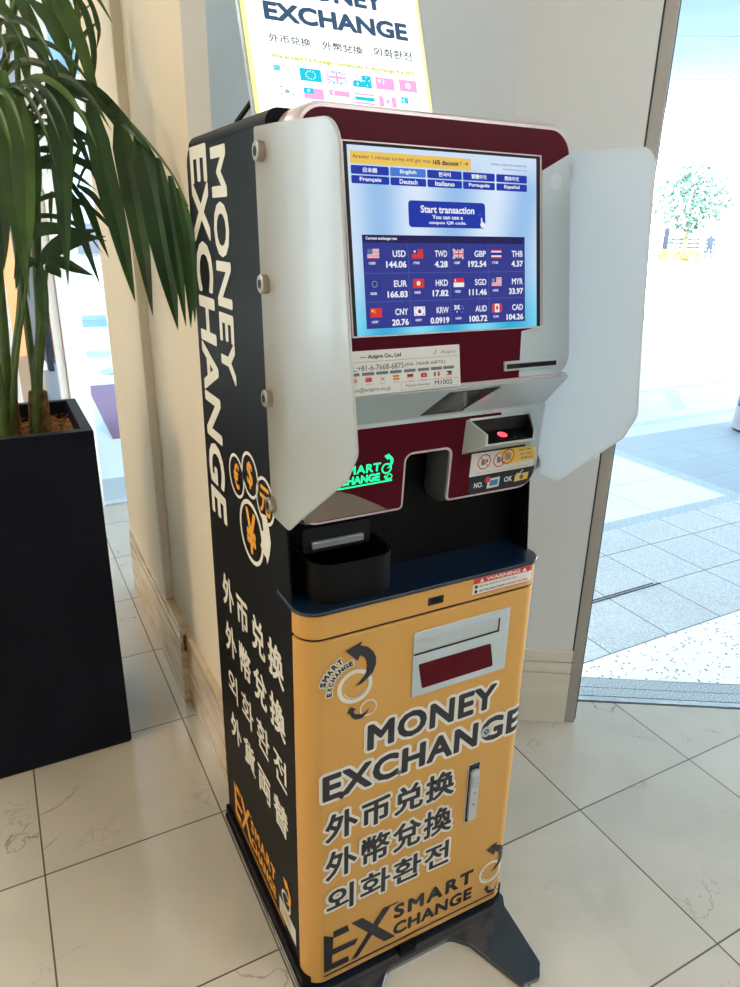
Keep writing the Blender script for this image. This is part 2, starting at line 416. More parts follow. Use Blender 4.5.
# jamb of the entrance
m = MB(); jm = [ln(a, n)[:2] for a, n in ((0, .924), (.032, .924), (.032, 1.05), (0, 1.05))]
m.loops([[(x, y, 0) for x, y in jm], [(x, y, H) for x, y in jm]], 'jamb')
js = [ln(a, n)[:2] for a, n in ((-.004, .922), (0, .922), (0, 1.05), (-.004, 1.05))]
m.loops([[(x, y, 0) for x, y in js], [(x, y, H) for x, y in js]], 'dark_groove')
js = [ln(a, n)[:2] for a, n in ((.032, .935), (.040, .94), (.040, 1.04), (.032, 1.04))]
m.loops([[(x, y, 0) for x, y in js], [(x, y, H) for x, y in js]], 'dark_groove')
struct(m, 'door_1', bevel=.0015)
# sliding door sill with track and granite strip
m = MB()
def strip(n0, n1, z, k, a0=-.15, a1=4.85, t=.05):
    P = [ll(n0, a0), ll(n0, a1), ll(n1, a1), ll(n1, a0)]; m.loops([[(x, y, z-t) for x, y in P], [(x, y, z) for x, y in P]], k)
strip(1.034, 1.046, -.004, 'dark_groove'); strip(1.046, 1.068, .001, 'steel'); strip(1.068, 1.074, -.003, 'dark_groove')
strip(1.074, 1.120, 0, 'granite'); strip(1.120, 1.123, -.002, 'dark_groove'); strip(1.123, 1.176, 0, 'granite'); strip(1.176, 1.182, -.003, 'dark_groove')
struct(m, 'trim_1')
# ceiling and the far walls of the hall (behind the camera)
m = MB()
CP = [(-4.3, -4.3), (5.3, -4.3), ll(1.06, 4.95), ll(1.06, -1.0), (.3, 1.4), (.3, 3.1), (-4.3, 3.1)]
m.loops([[(x, y, H) for x, y in CP], [(x, y, H+.3) for x, y in CP]], 'ceil'); struct(m, 'ceiling')
m = MB(); m.box(-4.3, 5.3, -4.4, -4.2, 0, H, 'wall_room'); struct(m, 'wall_front')
m = MB(); m.box(-4.4, -4.2, -4.2, 3.1, 0, H, 'wall_warm'); struct(m, 'wall_side')
m = MB(); wr = [ln(a, n)[:2] for a, n in ((3.2, .95), (4.95, .95), (4.95, 1.15), (3.2, 1.15))]
m.loops([[(x, y, 0) for x, y in wr], [(x, y, H) for x, y in wr]], 'wall_white'); m.box(5.2, 5.4, -4.3, -1.6, 0, H, 'wall_room'); struct(m, 'wall_right')
# ---- far side of the hall: glazed shop front with the open way out beside it
m = MB(); m.box(-.062, .040, 2.97, 3.07, 0, H, 'column_grey'); struct(m, 'trim_2', bevel=.004)
m = MB(); m.box(.040, .6, 2.99, 3.05, 0, .012, 'steel'); m.box(.040, .6, 3.05, 3.45, -.02, .006, 'granite'); struct(m, 'trim_3')
fr = MB()
for x in (-.085, -.30, -1.1, -1.9, -2.7): fr.box(x-.018, x+.018, 2.99, 3.04, 0, H, 'column_grey')
fr.box(-4.2, -.062, 2.99, 3.04, 0, .10, 'column_grey'); fr.box(-4.2, -.062, 2.99, 3.04, 2.25, 2.35, 'column_grey')
w = struct(fr, 'window_1')
gp = MB(); gp.box(-4.2, -.07, 3.012, 3.020, .1, H, 'pane'); gp.build('pane', parent=w)
# beyond it: outdoor paving on the left
m = MB(); m.box(-6, 3.0, 3.03, 14, -.06, -.004, 'blue_floor'); struct(m, 'floor_2')
m = MB(); m.loops([[(x, y, z) for x, y in ((.30, 4.36), (.75, 4.36), (.95, 6.3), (.36, 6.3))] for z in (-.004, .006)], 'mat_purple')
tag(m.build('door_mat', bevel=.002), 'purple mat lying outside the far doorway behind the planter', 'mat')
s_ = empty('floor_stand', (.72, 6.95, 0), 'thin silver floor stand with a grey panel outside the far doorway', 'stand')
m = MB(); m.lathe([(0, 0), (.14, 0), (.15, .015), (.03, .035), (0, .035)], (.72, 6.95, 0), 'steel'); m.build('base', s_, smooth=True)
m = MB(); m.tube([(.72, 6.95, .03), (.72, 6.95, 1.2)], .018, 'steel'); m.build('pole', s_, smooth=True)
m = MB(); m.box(.50, .88, 6.93, 6.96, 1.19, 1.48, 'shop_grey'); m.box(.48, .90, 6.92, 6.97, 1.17, 1.195, 'steel'); m.build('panel', s_)
b_ = empty('low_bench', (.9, 8.2, 0), 'low pale blue bench beyond the purple mat', 'bench')
m = MB(); m.box(.35, 1.5, 8.0, 8.5, .34, .42, 'facade_blue'); m.build('seat', b_, bevel=.01)
for x in (.45, 1.4): m = MB(); m.box(x-.04, x+.04, 8.05, 8.45, 0, .34, 'column_grey'); m.build('leg', b_)
bb = empty('pale_building', (1.5, 13, 0), 'pale cyan building seen through the far doorway', 'building')
m = MB(); m.box(-4, 6, 13, 13.4, 0, 5, 'cyan_wall'); m.build('wall', bb)
m = MB(); m.box(-4, 6, 12.9, 13, 0, .9, 'facade'); m.build('plinth', bb)
# shop display behind the glass
sd = empty('shop_partition', (-.3, 4.6, 0), 'grey and brown upright shop partition behind the glass', 'partition')
m = MB(); m.box(-.40, .02, 4.62, 4.70, 0, 2.6, 'shop_grey'); m.build('panel', sd, bevel=.004)
m = MB(); m.box(-.01, .055, 4.50, 4.60, .55, 1.75, 'shop_brown'); m.build('upright', sd)
m = MB(); m.box(-.055, -.02, 4.48, 4.58, .5, 1.55, 'cloth_dark'); m.build('upright', sd)
m = MB(); m.box(.0, .05, 4.46, 4.50, .86, .91, 'facade'); m.build('bracket', sd)
lb = empty('light_box_sign', (-.33, 3.7, 0), 'glowing orange panel behind the shop glass, left of the palm stems', 'sign')
m = MB(); m.box(-.36, -.20, 3.66, 3.72, .75, 1.6, 'shop_light'); m.build('panel', lb)
m = MB(); m.box(-.37, -.19, 3.67, 3.74, 0, .75, 'shop_wood'); m.build('stand', lb)
cb = empty('wooden_counter', (-.6, 4.1, 0), 'light wooden counter low behind the shop glass', 'counter')
m = MB(); m.box(-1.6, -.12, 3.9, 4.4, -.004, .62, 'shop_wood'); m.build('body', cb, bevel=.004)
m = MB(); m.box(-1.62, -.10, 3.88, 4.42, .62, .66, 'facade'); m.build('worktop', cb, bevel=.004)
m = MB(); m.box(-4.2, -.1, 5.2, 5.3, 0, H, 'wall_room'); struct(m, 'wall_shop')
# ---- outdoors on the right
m = MB(); fz = 0
def fpoly(P, k, z=-.002, t=.05): m.loops([[(x, y, z-t) for x, y in P], [(x, y, z) for x, y in P]], k)
pA = [ll(1.182, -.15), ll(1.182, 5.2), (6.2, .650), (1.15, .650)]
fpoly(pA, 'terrazzo')
fpoly([(1.1, .654), (6.5, .654), (6.5, 1.52), (1.1, 1.52)], 'paver')
fpoly([(1.1, 1.52), (3.56, 1.52), (3.56, 1.60), (1.1, 1.60)], 'granite_band')
fpoly([(3.45, 1.60), (3.56, 1.60), (3.56, 2.74), (3.45, 2.74)], 'granite_band')
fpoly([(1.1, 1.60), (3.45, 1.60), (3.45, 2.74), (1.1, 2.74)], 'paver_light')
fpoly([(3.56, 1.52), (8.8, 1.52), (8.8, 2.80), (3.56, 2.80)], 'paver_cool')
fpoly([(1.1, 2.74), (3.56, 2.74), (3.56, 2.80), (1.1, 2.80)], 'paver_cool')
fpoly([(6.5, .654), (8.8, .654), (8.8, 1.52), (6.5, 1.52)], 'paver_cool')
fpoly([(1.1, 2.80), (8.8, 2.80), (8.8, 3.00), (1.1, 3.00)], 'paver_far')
fpoly([(1.1, 3.00), (8.8, 3.00), (8.8, 3.10), (1.1, 3.10)], 'granite_band')
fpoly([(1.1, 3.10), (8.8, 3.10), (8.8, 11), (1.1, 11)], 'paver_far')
struct(m, 'floor_3')
m = MB()
fpoly([(1.1, 4.62), (8.8, 4.62), (8.8, 4.86), (1.1, 4.86)], 'granite_band', .001, .004)
fpoly([(4.98, 3.30), (5.16, 3.30), (5.76, 3.90), (5.60, 3.92)], 'granite_band', .001, .004)
fpoly([(1.1, 3.95), (8.8, 3.95), (8.8, 4.00), (1.1, 4.00)], 'granite_band', .001, .004)
fpoly([(7.4, 4.9), (7.6, 4.9), (7.9, 6.4), (7.7, 6.4)], 'granite_band', .001, .004)
fpoly([(6.9, 2.9), (7.1, 2.9), (8.4, 4.5), (8.2, 4.55)], 'granite_band', .001, .004)
fpoly([(1.2, .968), (2.15, .968), (2.15, .976), (1.2, .976)], 'dark_groove', .001, .004)
fpoly([(1.2, .984), (2.12, .984), (2.12, .990), (1.2, .990)], 'dark_groove', .001, .004)
struct(m, 'trim_4')
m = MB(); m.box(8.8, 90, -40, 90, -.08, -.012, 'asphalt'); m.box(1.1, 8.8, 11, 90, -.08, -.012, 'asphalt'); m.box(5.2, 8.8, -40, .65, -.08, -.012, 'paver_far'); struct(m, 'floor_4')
# canopy over the pavement: pale soffit with panel joints
m = MB()
cz = 3.75
def cp(a, n, z): p = dd*a+dn*n; return (p.x, p.y, z)
CA = [(-9, -3.0), (11, -3.0), (11, 14.6), (-9, 14.6)]
CA = [ln(a, n)[:2] for a, n in CA]
m.loops([[(x, y, cz) for x, y in CA], [(x, y, cz+.35) for x, y in CA]], 'concrete')
for n in (4.2, 6.6, 9.2, 11.8): 
    P = [ln(a, b)[:2] for a, b in ((-9, n), (11, n), (11, n+.05), (-9, n+.05))]; m.loops([[(x, y, cz-.004) for x, y in P], [(x, y, cz+.01) for x, y in P]], 'facade_line')
for a in (-2.2, 1.8, 5.8): 
    P = [ln(a_, b)[:2] for a_, b in ((a, 1.3), (a+.05, 1.3), (a+3.2, 14.6), (a+3.15, 14.6))]; m.loops([[(x, y, cz-.004) for x, y in P], [(x, y, cz+.01) for x, y in P]], 'facade_line')
struct(m, 'ceiling_2')
# bollard
BC = (5.02, 2.50, 0)
bo = empty('bollard', BC, 'stout pale grey round bollard with black rings at the right edge', 'bollard')
m = MB(); m.lathe([(0, 0), (.175, 0), (.175, .02), (0, .02)], BC, 'rubber'); m.build('base_ring', bo)
m = MB(); m.lathe([(0, .02), (.19, .02), (.178, .20), (0, .20)], BC, 'shop_grey', 40); m.build('lower_band', bo, smooth=True)
m = MB(); m.lathe([(0, .20), (.172, .20), (.171, .215), (0, .215)], BC, 'rubber', 40); m.build('ring', bo)
m = MB(); m.lathe([(0, .215), (.177, .215), (.145, .60), (.13, .95), (.11, .99), (0, 1.0)], BC, 'concrete', 40); m.build('cap', bo, smooth=True)
# ---- far things across the road
C0 = Vector((q[0], q[1], 0))
def far(az, dist, z=0): return Vector((C0.x+dist*math.sin(az*D), C0.y+dist*math.cos(az*D), z))
def leafball(mb, c, rx, rz, n, size, k, rnd):
    for i in range(n):
        v = Vector((rnd.gauss(0, 1), rnd.gauss(0, 1), rnd.gauss(0, 1))).normalized()*(rnd.random()**.4)
        p = Vector(c)+Vector((v.x*rx, v.y*rx, v.z*rz)); a = Vector((rnd.uniform(-1, 1), rnd.uniform(-1, 1), rnd.uniform(-1, 1))).normalized()*size
        b = a.cross(Vector((rnd.uniform(-1, 1), rnd.uniform(-1, 1), 1))).normalized()*size*.6
        mb.add([p-a, p+b, p+a, p-b], [(0, 1, 2, 3)], k)
rnd = random.Random(3)
tp = far(50.75, 52); t = empty('street_tree', tp, 'pale leafy tree behind the flowering hedge across the road', 'tree')
m = MB(); m.tube([tp, tp+Vector((0, 0, 1.3)), tp+Vector((.1, .1, 2.2)), tp+Vector((0, 0, 4.2))], [.16, .12, .09, .03], 'trunk'); m.tube([tp+Vector((0, 0, 1.5)), tp+Vector((.9, -.8, 2.8))], [.07, .02], 'trunk'); m.tube([tp+Vector((0, 0, 1.5)), tp+Vector((-.9, .8, 2.8))], [.07, .02], 'trunk'); m.build('trunk', t)
m = MB(); leafball(m, tp+Vector((0, 0, 3.6)), 2.4, 2.0, 1100, .17, 'leaf_pale', rnd); leafball(m, tp+Vector((0, 0, 1.9)), 1.0, .8, 160, .14, 'leaf_pale', rnd); m.build('crown', t, recalc=False)
tp2 = far(50.0, 31); t = empty('young_tree', tp2, 'thin pale young tree stem standing on the small lawn', 'tree')
m = MB(); m.tube([tp2, tp2+Vector((.02, 0, .5)), tp2+Vector((0, .03, 1.0))], [.09, .07, .05], 'pale_trunk'); m.build('trunk', t)
m = MB(); leafball(m, tp2+Vector((0, 0, 1.1)), .3, .2, 40, .05, 'leaf_pale', rnd); m.build('crown', t, recalc=False)
m = MB()
for i in range(900):
    a_ = rnd.uniform(49.0, 51.95); d_ = rnd.uniform(46, 47.5); p = far(a_, d_, rnd.uniform(.02, .62)); s1 = .09
    m.add([p+Vector((rnd.uniform(-s1, s1), rnd.uniform(-s1, s1), rnd.uniform(-s1, s1))) for _ in range(4)], [(0, 1, 2, 3)], 'hedge_leaf')
hd = m.build('flowering_hedge', recalc=False); tag(hd, 'low yellowish flowering hedge below the tree across the road', 'hedge')
m = MB()
for i in range(500):
    a_ = rnd.uniform(49.4, 51.7); d_ = rnd.uniform(29.6, 31.2); p = far(a_, d_, rnd.uniform(0, .05)); s1 = .07
    m.add([p+Vector((rnd.uniform(-s1, s1), rnd.uniform(-s1, s1), rnd.uniform(0, s1*.5))) for _ in range(4)], [(0, 1, 2, 3)], 'lawn_green')
tag(m.build('grass_patch', recalc=False), 'small green grass patch across the road', 'grass', kind='stuff')
# fence
A, B = far(49.3, 55), far(52.6, 55); u_ = (B-A).normalized(); L_ = (B-A).length
fe = empty('railing_fence', A, 'dark blue slatted fence behind the flowering hedge', 'fence')
m = MB()
for z in (.35, .6, .85, 1.1): m.obox(A+Vector((0, 0, z)), u_*L_, Vector((u_.y, -u_.x, 0))*-.04, (0, 0, .12), 'fence_dark')
m.build('slats', fe)
k = 0
while k <= L_+.01:
    m = MB(); m.obox(A+u_*k, u_*.08, Vector((u_.y, -u_.x, 0))*-.08, (0, 0, 1.32), 'fence_dark'); m.build('post', fe); k += L_/6
for i, (a_, h_, w_) in enumerate(((48.55, 2.0, .5), (49.25, 1.9, .35))):
    p = far(a_, 56); m = MB(); m.obox(p, u_*w_, Vector((u_.y, -u_.x, 0))*-.3, (0, 0, h_), 'fence_dark' if i else 'facade_blue')
    tag(m.build('utility_cabinet', bevel=.02), ['pale blue upright cabinet left of the dark fence across the road', 'dark narrow cabinet beside the pale blue one at the fence end'][i], 'cabinet')
# building
bd = empty('white_building', far(51, 84), 'overexposed white building across the road behind the tree', 'building')
A = far(40, 84); B = far(62, 84); u_ = (B-A).normalized(); nn = Vector((-u_.y, u_.x, 0)); L_ = (B-A).length
if nn.dot(C0-A) > 0: nn = -nn
def bl(a_): # distance along the facade hit by azimuth
    v = Vector((math.sin(a_*D), math.cos(a_*D), 0)); r_ = A-C0; den = v.x*(-u_.y)+v.y*u_.x
    return (r_.y*v.x-r_.x*v.y)/(u_.x*v.y-u_.y*v.x)
m = MB(); m.obox(A, u_*L_, nn*6, (0, 0, 18), 'facade'); m.build('wall', bd)
def bp(name, a0, a1, z0, z1, dep, k):
    s0, s1 = bl(a0), bl(a1); m = MB(); m.obox(A+u_*s0+Vector((0, 0, z0)), u_*(s1-s0), -nn*dep, (0, 0, z1-z0), k); return m.build(name, bd)
bp('window', 49.0, 50.5, 8.9, 11.6, .1, 'facade_glass'); bp('window', 49.0, 50.5, 8.5, 8.7, .25, 'facade')
bp('ledge', 51.9, 60, 8.6, 8.75, .3, 'facade_line'); bp('ledge', 46, 62, 13.6, 13.8, .5, 'facade_line'); bp('ledge', 52.5, 60, 4.3, 4.4, .2, 'facade_line')
bp('window', 53.3, 54.6, 9.6, 11.8, .1, 'facade_glass')
# nearer white wall with blue foot at the right
A2 = far(52.7, 34); B2 = far(60, 33); u2_ = (B2-A2).normalized(); n2_ = Vector((-u2_.y, u2_.x, 0))*.3
wb = empty('boundary_wall', A2, 'low white wall with a pale blue foot at the right across the road', 'wall')
m = MB(); m.obox(A2+Vector((0, 0, .35)), u2_*(B2-A2).length, n2_, (0, 0, .75), 'facade'); m.build('wall', wb)
m = MB(); m.obox(A2, u2_*(B2-A2).length, n2_*1.02, (0, 0, .35), 'facade_blue'); m.build('foot', wb)
# person by the fence
pp = far(52.35, 48); ux = Vector((math.cos(52.35*D), -math.sin(52.35*D), 0))
pr = empty('person', pp, 'person in dark clothes standing at the end of the hedge holding a bag', 'person')
def skinbody(name, verts, edges, rad, k, parent, lv=1):
    me = bpy.data.meshes.new(name); me.from_pydata([tuple(v) for v in verts], edges, []); me.materials.append(MATS[k])
    o = bpy.data.objects.new(name, me); COL.objects.link(o); o.parent = parent; o.matrix_parent_inverse = parent_inv(parent)
    sk = o.modifiers.new('s', 'SKIN')
    if not me.skin_vertices: me.skin_vertices.new()
    for i, r_ in enumerate(rad): me.skin_vertices[0].data[i].radius = (r_, r_*.8)
    me.skin_vertices[0].data[0].use_root = True
    s2 = o.modifiers.new('ss', 'SUBSURF'); s2.levels = lv; s2.render_levels = lv
    for p in me.polygons: p.use_smooth = True
    return o
def P_(a, z, b=0): return pp+ux*a+Vector((ux.y, -ux.x, 0))*b+Vector((0, 0, z))
V = [P_(0, .82), P_(0, 1.05), P_(0, 1.27), P_(.0, 1.38), P_(0, 1.52), P_(.17, 1.27), P_(.26, 1.05), P_(.28, .85), P_(-.17, 1.27), P_(-.22, 1.05), P_(-.10, .95), P_(.09, .78), P_(.13, .45), P_(.16, .06), P_(-.09, .78), P_(-.12, .45), P_(-.13, .06), P_(.29, .77), P_(.18, .02, .1), P_(-.14, .02, .1)]
E_ = [(0, 1), (1, 2), (2, 3), (3, 4), (2, 5), (5, 6), (6, 7), (2, 8), (8, 9), (9, 10), (0, 11), (11, 12), (12, 13), (0, 14), (14, 15), (15, 16), (7, 17), (13, 18), (16, 19)]
skinbody('body', V, E_, [.14, .13, .15, .06, .10, .07, .05, .04, .07, .05, .04, .09, .07, .05, .09, .07, .05, .035, .05, .05], 'cloth_dark', pr)
bg = MB(); bg.obox(P_(.20, .42), ux*.32, Vector((ux.y, -ux.x, 0))*.12, (0, 0, .32), 'cloth_dark')
tag(bg.build('hand_bag', bevel=.04), 'dark bag hanging from the hand of the person by the hedge', 'bag')

# ------------------------------------------------------------------ light
w = bpy.data.worlds.new('world'); sc.world = w; w.use_nodes = True
bgn = w.node_tree.nodes['Background']; bgn.inputs['Color'].default_value = (.76, .90, 1, 1); bgn.inputs['Strength'].default_value = 10
sun = bpy.data.lights.new('sun', 'SUN'); sun.energy = 3; sun.angle = .01; sun.color = (1, .97, .92)
so = bpy.data.objects.new('sun', sun); COL.objects.link(so); so.rotation_euler = (38*D, -12*D, 0); so.location = (0, -3, 8)
def area(loc, sx, sy, e, col, rot=(0, 0, 0)):
    l = bpy.data.lights.new('area_light', 'AREA'); l.shape = 'RECTANGLE'; l.size = sx; l.size_y = sy; l.energy = e; l.color = col
    o = bpy.data.objects.new('area_light', l); o.location = loc; o.rotation_euler = rot; COL.objects.link(o); return o
WARM = (1, .78, .54)
for x, y, e in ((-1.5, .6, 9), (-1.3, -2.0, 16), (-.7, 2.2, 14), (-3, .4, 14)):
    area((x, y, H-.03), .5, .5, e*.17, WARM)
    lm = MB(); lm.box(x-.27, x+.27, y-.27, y+.27, H-.02, H+.05, 'lamp_white')
    tag(lm.build('ceiling_light'), 'square warm ceiling light panel above the hall', 'light', 'ceiling lights of the hall')
area((1.5, -1.8, H-.03), 1.2, .6, 20, (1, .97, .93))  # added neutral fill for the machine front and back wall, no fixture
area((-3.9, .6, 1.7), 2.0, 1.6, 27, (1, .80, .58), (0, -90*D, 0))  # added warm side fill for the left wall, unseen source
area((-1, 4.3, H-.1), .8, .8, 14, (1, .85, .7))
sc.view_settings.view_transform = 'Standard'; sc.view_settings.look = 'None'; sc.view_settings.gamma = 1; sc.view_settings.use_curve_mapping = False
sc.view_settings.exposure = 0.75
# ================================================================== the money exchange machine
W = .5; T9 = math.tan(9*D); C9 = math.cos(9*D); S9 = math.sin(9*D)
def FR(u, v, w):                       # cabinet front, wrapping round its rounded right corner
    r = .035; y = 0
    if u > W-r: d = min(u-(W-r), r*.98); y = r-math.sqrt(r*r-d*d)
    return (u, y-w, v)
def SD(u, v, w): return (-w, u, v)     # left side of the cover, u = depth
def HD(u, v, w): return (u, -.02+(v-1.3)*T9-w*C9, v+w*S9)
def LW(u, v, w): return (u, .03+.07*(1.197-v)-w, v)
def SG(u, v, w): t = math.tan(20*D); return (u, .20+(v-1.62)*t-w*math.cos(20*D), v+w*math.sin(20*D))
kiosk = empty('currency_exchange_kiosk', (.25, .27, 0), 'orange and black money exchange machine with maroon touchscreen head and white side shields', 'exchange machine')
# base with its two front feet
m = MB()
P = rpoly([(-.012, .545, .01), (-.012, .0, .004), (.01, -.02, .0), (.03, -.165, .02), (.05, -.19, .015), (.095, -.184, .012), (.14, -.06, .02), (.17, -.028, .03), (.33, -.028, .03), (.36, -.06, .02), (.405, -.184, .012), (.45, -.19, .015), (.472, -.165, .02), (.488, -.02, 0), (.500, .0, .004), (.500, .545, .01)], 5)
m.loops([[(x, y, .0) for x, y in P], [(x, y, .013) for x, y in P]], 'base_black')
base = m.build('base_plate', kiosk, bevel=.002)
m = MB(); m.box(-.008, .499, .012, .54, .0131, .043, 'case_black'); m.build('plinth', kiosk, bevel=.003)
m = MB(); m.prism(rrect(.212, .252, .0135, .028, .001), FR, -.011, .012, 'case_black'); m.build('catch_plate', kiosk, bevel=.001)
# black cover / body
m = MB()
def YZ(P, x0, x1, k, mb): mb.loops([[(x0, y, z) for y, z in P], [(x1, y, z) for y, z in P]], k)
body = [(.533, .0435), (.045, .0435), (.045, .892), (.105, .8925), (.108, 1.05), (.145, 1.615)]
body = rpoly([(a, b, 0) for a, b in body]+[(.533, 1.618, .035)], 6)
YZ(body, 0.002, W-.002, 'case_black', m)
side = rpoly([(.533, .0435, 0), (.045, .0435, 0), (.045, .90, 0), (.060, 1.05, 0), (.100, 1.620, 0), (.533, 1.620, .035)], 6)
cov = m.build('cover', kiosk)
for x0, x1, k in ((0, .0035, 0), (W-.0035, W, 1)):
    sm = MB(); YZ(side, x0, x1, 'case_black', sm); sp = sm.build('side_panel', kiosk, bevel=.0015)
    if k == 0: sidep = sp
# rounded top of the cover
m = MB()
N = 8; L = []
for (y, zt) in ((.098, 1.637), (.508, 1.637)):
    r = .020; pts = []
    for i in range(N+1): a = math.pi-i*math.pi/2/N; pts.append((r+r*math.cos(a)-.001, y, zt-r+r*math.sin(a)+.001))
    for i in range(N+1): a = math.pi/2-i*math.pi/2/N; pts.append((W-r+r*math.cos(a)+.001, y, zt-r+r*math.sin(a)+.001))
    L.append(pts)
m.loops(L, 'case_black'); m.build('top_cap', kiosk, smooth=True)
# orange cabinet front
def PL(P, z0, z1, k, mb): mb.loops([[(x, y, z0) for x, y in P], [(x, y, z1) for x, y in P]], k)
RF = rpoly([(0, .0445, 0), (0, 0, .040), (W, 0, .035), (W, .0445, 0)], 10)
m = MB(); PL(RF, .026, .8425, 'orange', m); door = m.build('front_door', kiosk, bevel=.0015, smooth=False)
m = MB(); PL(RF, .8485, .8930, 'orange', m); PL(offset_poly(RF, -.004), .842, .849, 'rubber', m); upper = m.build('upper_fascia', kiosk, bevel=.001)
m = MB(); PL(offset_poly(RF, -.006), .0432, .05, 'rubber', m)
m = MB(); SH = rpoly([(-.004, .1045, 0), (-.004, -.004, .042), (W+.003, -.004, .038), (W+.003, .1045, 0)], 10)
PL(SH, .8932, .9005, 'shelf_navy', m); m.build('shelf', kiosk, bevel=.002)
m = MB(); m.prism(rrect(.241, .274, .860, .8755, .002), FR, 0, .0006, 'rubber'); m.prism(rrect(.247, .268, .864, .872, .001), FR, .0005, .0012, 'case_black'); m.build('latch_slot', upper)
# warning sticker
m = MB(); [(m.prism(rect(a, b, .857, .8915), FR, 0, .0004, 'sticker'), m.flat(rect(a, b, .8800, .8915), FR, .0006, 'red_ink'), m.flat(rect(a, b, .857, .8585), FR, .0006, 'red_ink')) for a, b in ((.338, .465), (.465, .470), (.470, .475))]
text(m, 'WARNING', .367, .446, .8822, .8895, FR, .0008, 'sticker', .03)
for c in (.357, .456): m.flat([(c-.005, .8822), (c+.005, .8822), (c, .8898)], FR, .0008, 'sticker')
text(m, 'Security Cameras in Use 24/7 Hour', .352, .440, .8715, .8760, FR, .0006, 'ink', .02)
text(m, 'GPS TRACKING SYSTEM', .352, .410, .8618, .8660, FR, .0006, 'ink', .03); text(m, 'UNITED STATES', .412, .465, .8620, .8660, FR, .0006, 'red_ink', .03)
m.disc((.345, .8738), .0036, FR, .0006, 'ink'); m.disc((.345, .8640), .0036, FR, .0006, 'ink')
tag(m.build('warning_sticker', upper), 'red and white WARNING sticker')
# display window in the door
m = MB(); m.prism(rpoly([(.214, .674, .003), (.430, .674, .003), (.430, .812, .003), (.214, .812, .003)]), FR, 0, .003, 'silver_panel')
m.flat([(.2145, .767), (.404, .767), (.404, .795), (.2145, .795)], FR, .0036, 'silver')
m.flat([(.2145, .7655), (.406, .7655), (.406, .7695), (.2145, .7695)], FR, .0042, 'rubber'); m.flat(rect(.402, .4055, .7655, .796), FR, .0042, 'rubber')
wn = m.build('window_frame', door, bevel=.0008)
m = MB(); m.prism(rpoly([(.236, .690, .003), (.398, .690, .003), (.388, .743, .003), (.226, .744, .003)]), FR, .003, .0045, 'window_red'); tag(m.build('display_window', wn), 'dark red display window')
# cuts that let lettering follow the rounded corner
CU = (.465, .468, .471, .474, .477, .480, .483, .486, .489, .492)
def T(name, par, label=None): 
    return lambda mb: (tag(mb.build(name, par, recalc=False), label) if label else mb.build(name, par, recalc=False))
m = MB(); text(m, 'MONEY', .124, .416, .585, .644, FR, .0010, 'ink', .038, halo=.085, space=1.07); text(m, 'EXCHANGE', .034, .4900, .502, .562, FR, .0010, 'ink', .038, halo=.085, cuts=CU, space=1.07)
T('lettering', door, 'black MONEY EXCHANGE lettering with pale outline')(m)
m = MB()
text(m, '外币兑换', .039, .329, .400, .467, FR, .0010, 'ink', .032, halo=.08, space=1.12)
text(m, '外幣兌換', .039, .329, .303, .375, FR, .0010, 'ink', .026, halo=.08, space=1.12)
text(m, '외화환전', .041, .329, .210, .277, FR, .0010, 'ink', .022, halo=.08, space=1.12)
T('lettering', door, 'three rows of black Chinese and Korean characters')(m)
def exlogo(m, fn, X, Z, k, w=.001):
    X0 = X(.035); 
    Q = lambda P: [(X(a), Z(b)) for a, b in P]
    # wide italic-cut EX
    for P in ([(.035, .054), (.052, .054), (.056, .146), (.035, .1615)], [(.0562, .142), (.092, .142), (.088, .1615), (.0562, .1615)], [(.0525, .095), (.106, .095), (.113, .110), (.0535, .112)], [(.0522, .054), (.092, .054), (.090, .071), (.0522, .071)]):
        m.flat(Q(P), fn, w, k)
    m.flat(Q([(.096, .1615), (.122, .1615), (.203, .061), (.176, .061)]), fn, w+.0002, k)
    m.flat(Q([(.097, .054), (.112, .054), (.188, .157), (.203, .157), (.209, .1615), (.170, .1615)]), fn, w+.0003, k)
    text(m, 'SMART', X(.197), X(.402), Z(.113), Z(.153), fn, w, k, .042, space=1.25)
    text(m, 'CHANGE', X(.197), X(.402), Z(.063), Z(.099), fn, w, k, .042, space=1.08)
    m.flat(Q([(.035, .041), (.35, .041), (.465, .041), (.465, .046), (.35, .046), (.035, .046)]), fn, w, k)
m = MB(); exlogo(m, FR, lambda x: x, lambda z: z, 'ink'); m.flat(rect(.464, .484, .041, .046), FR, .0012, 'ink')
T('lettering', door, 'black EX SMART EXCHANGE lettering over a line')(m)
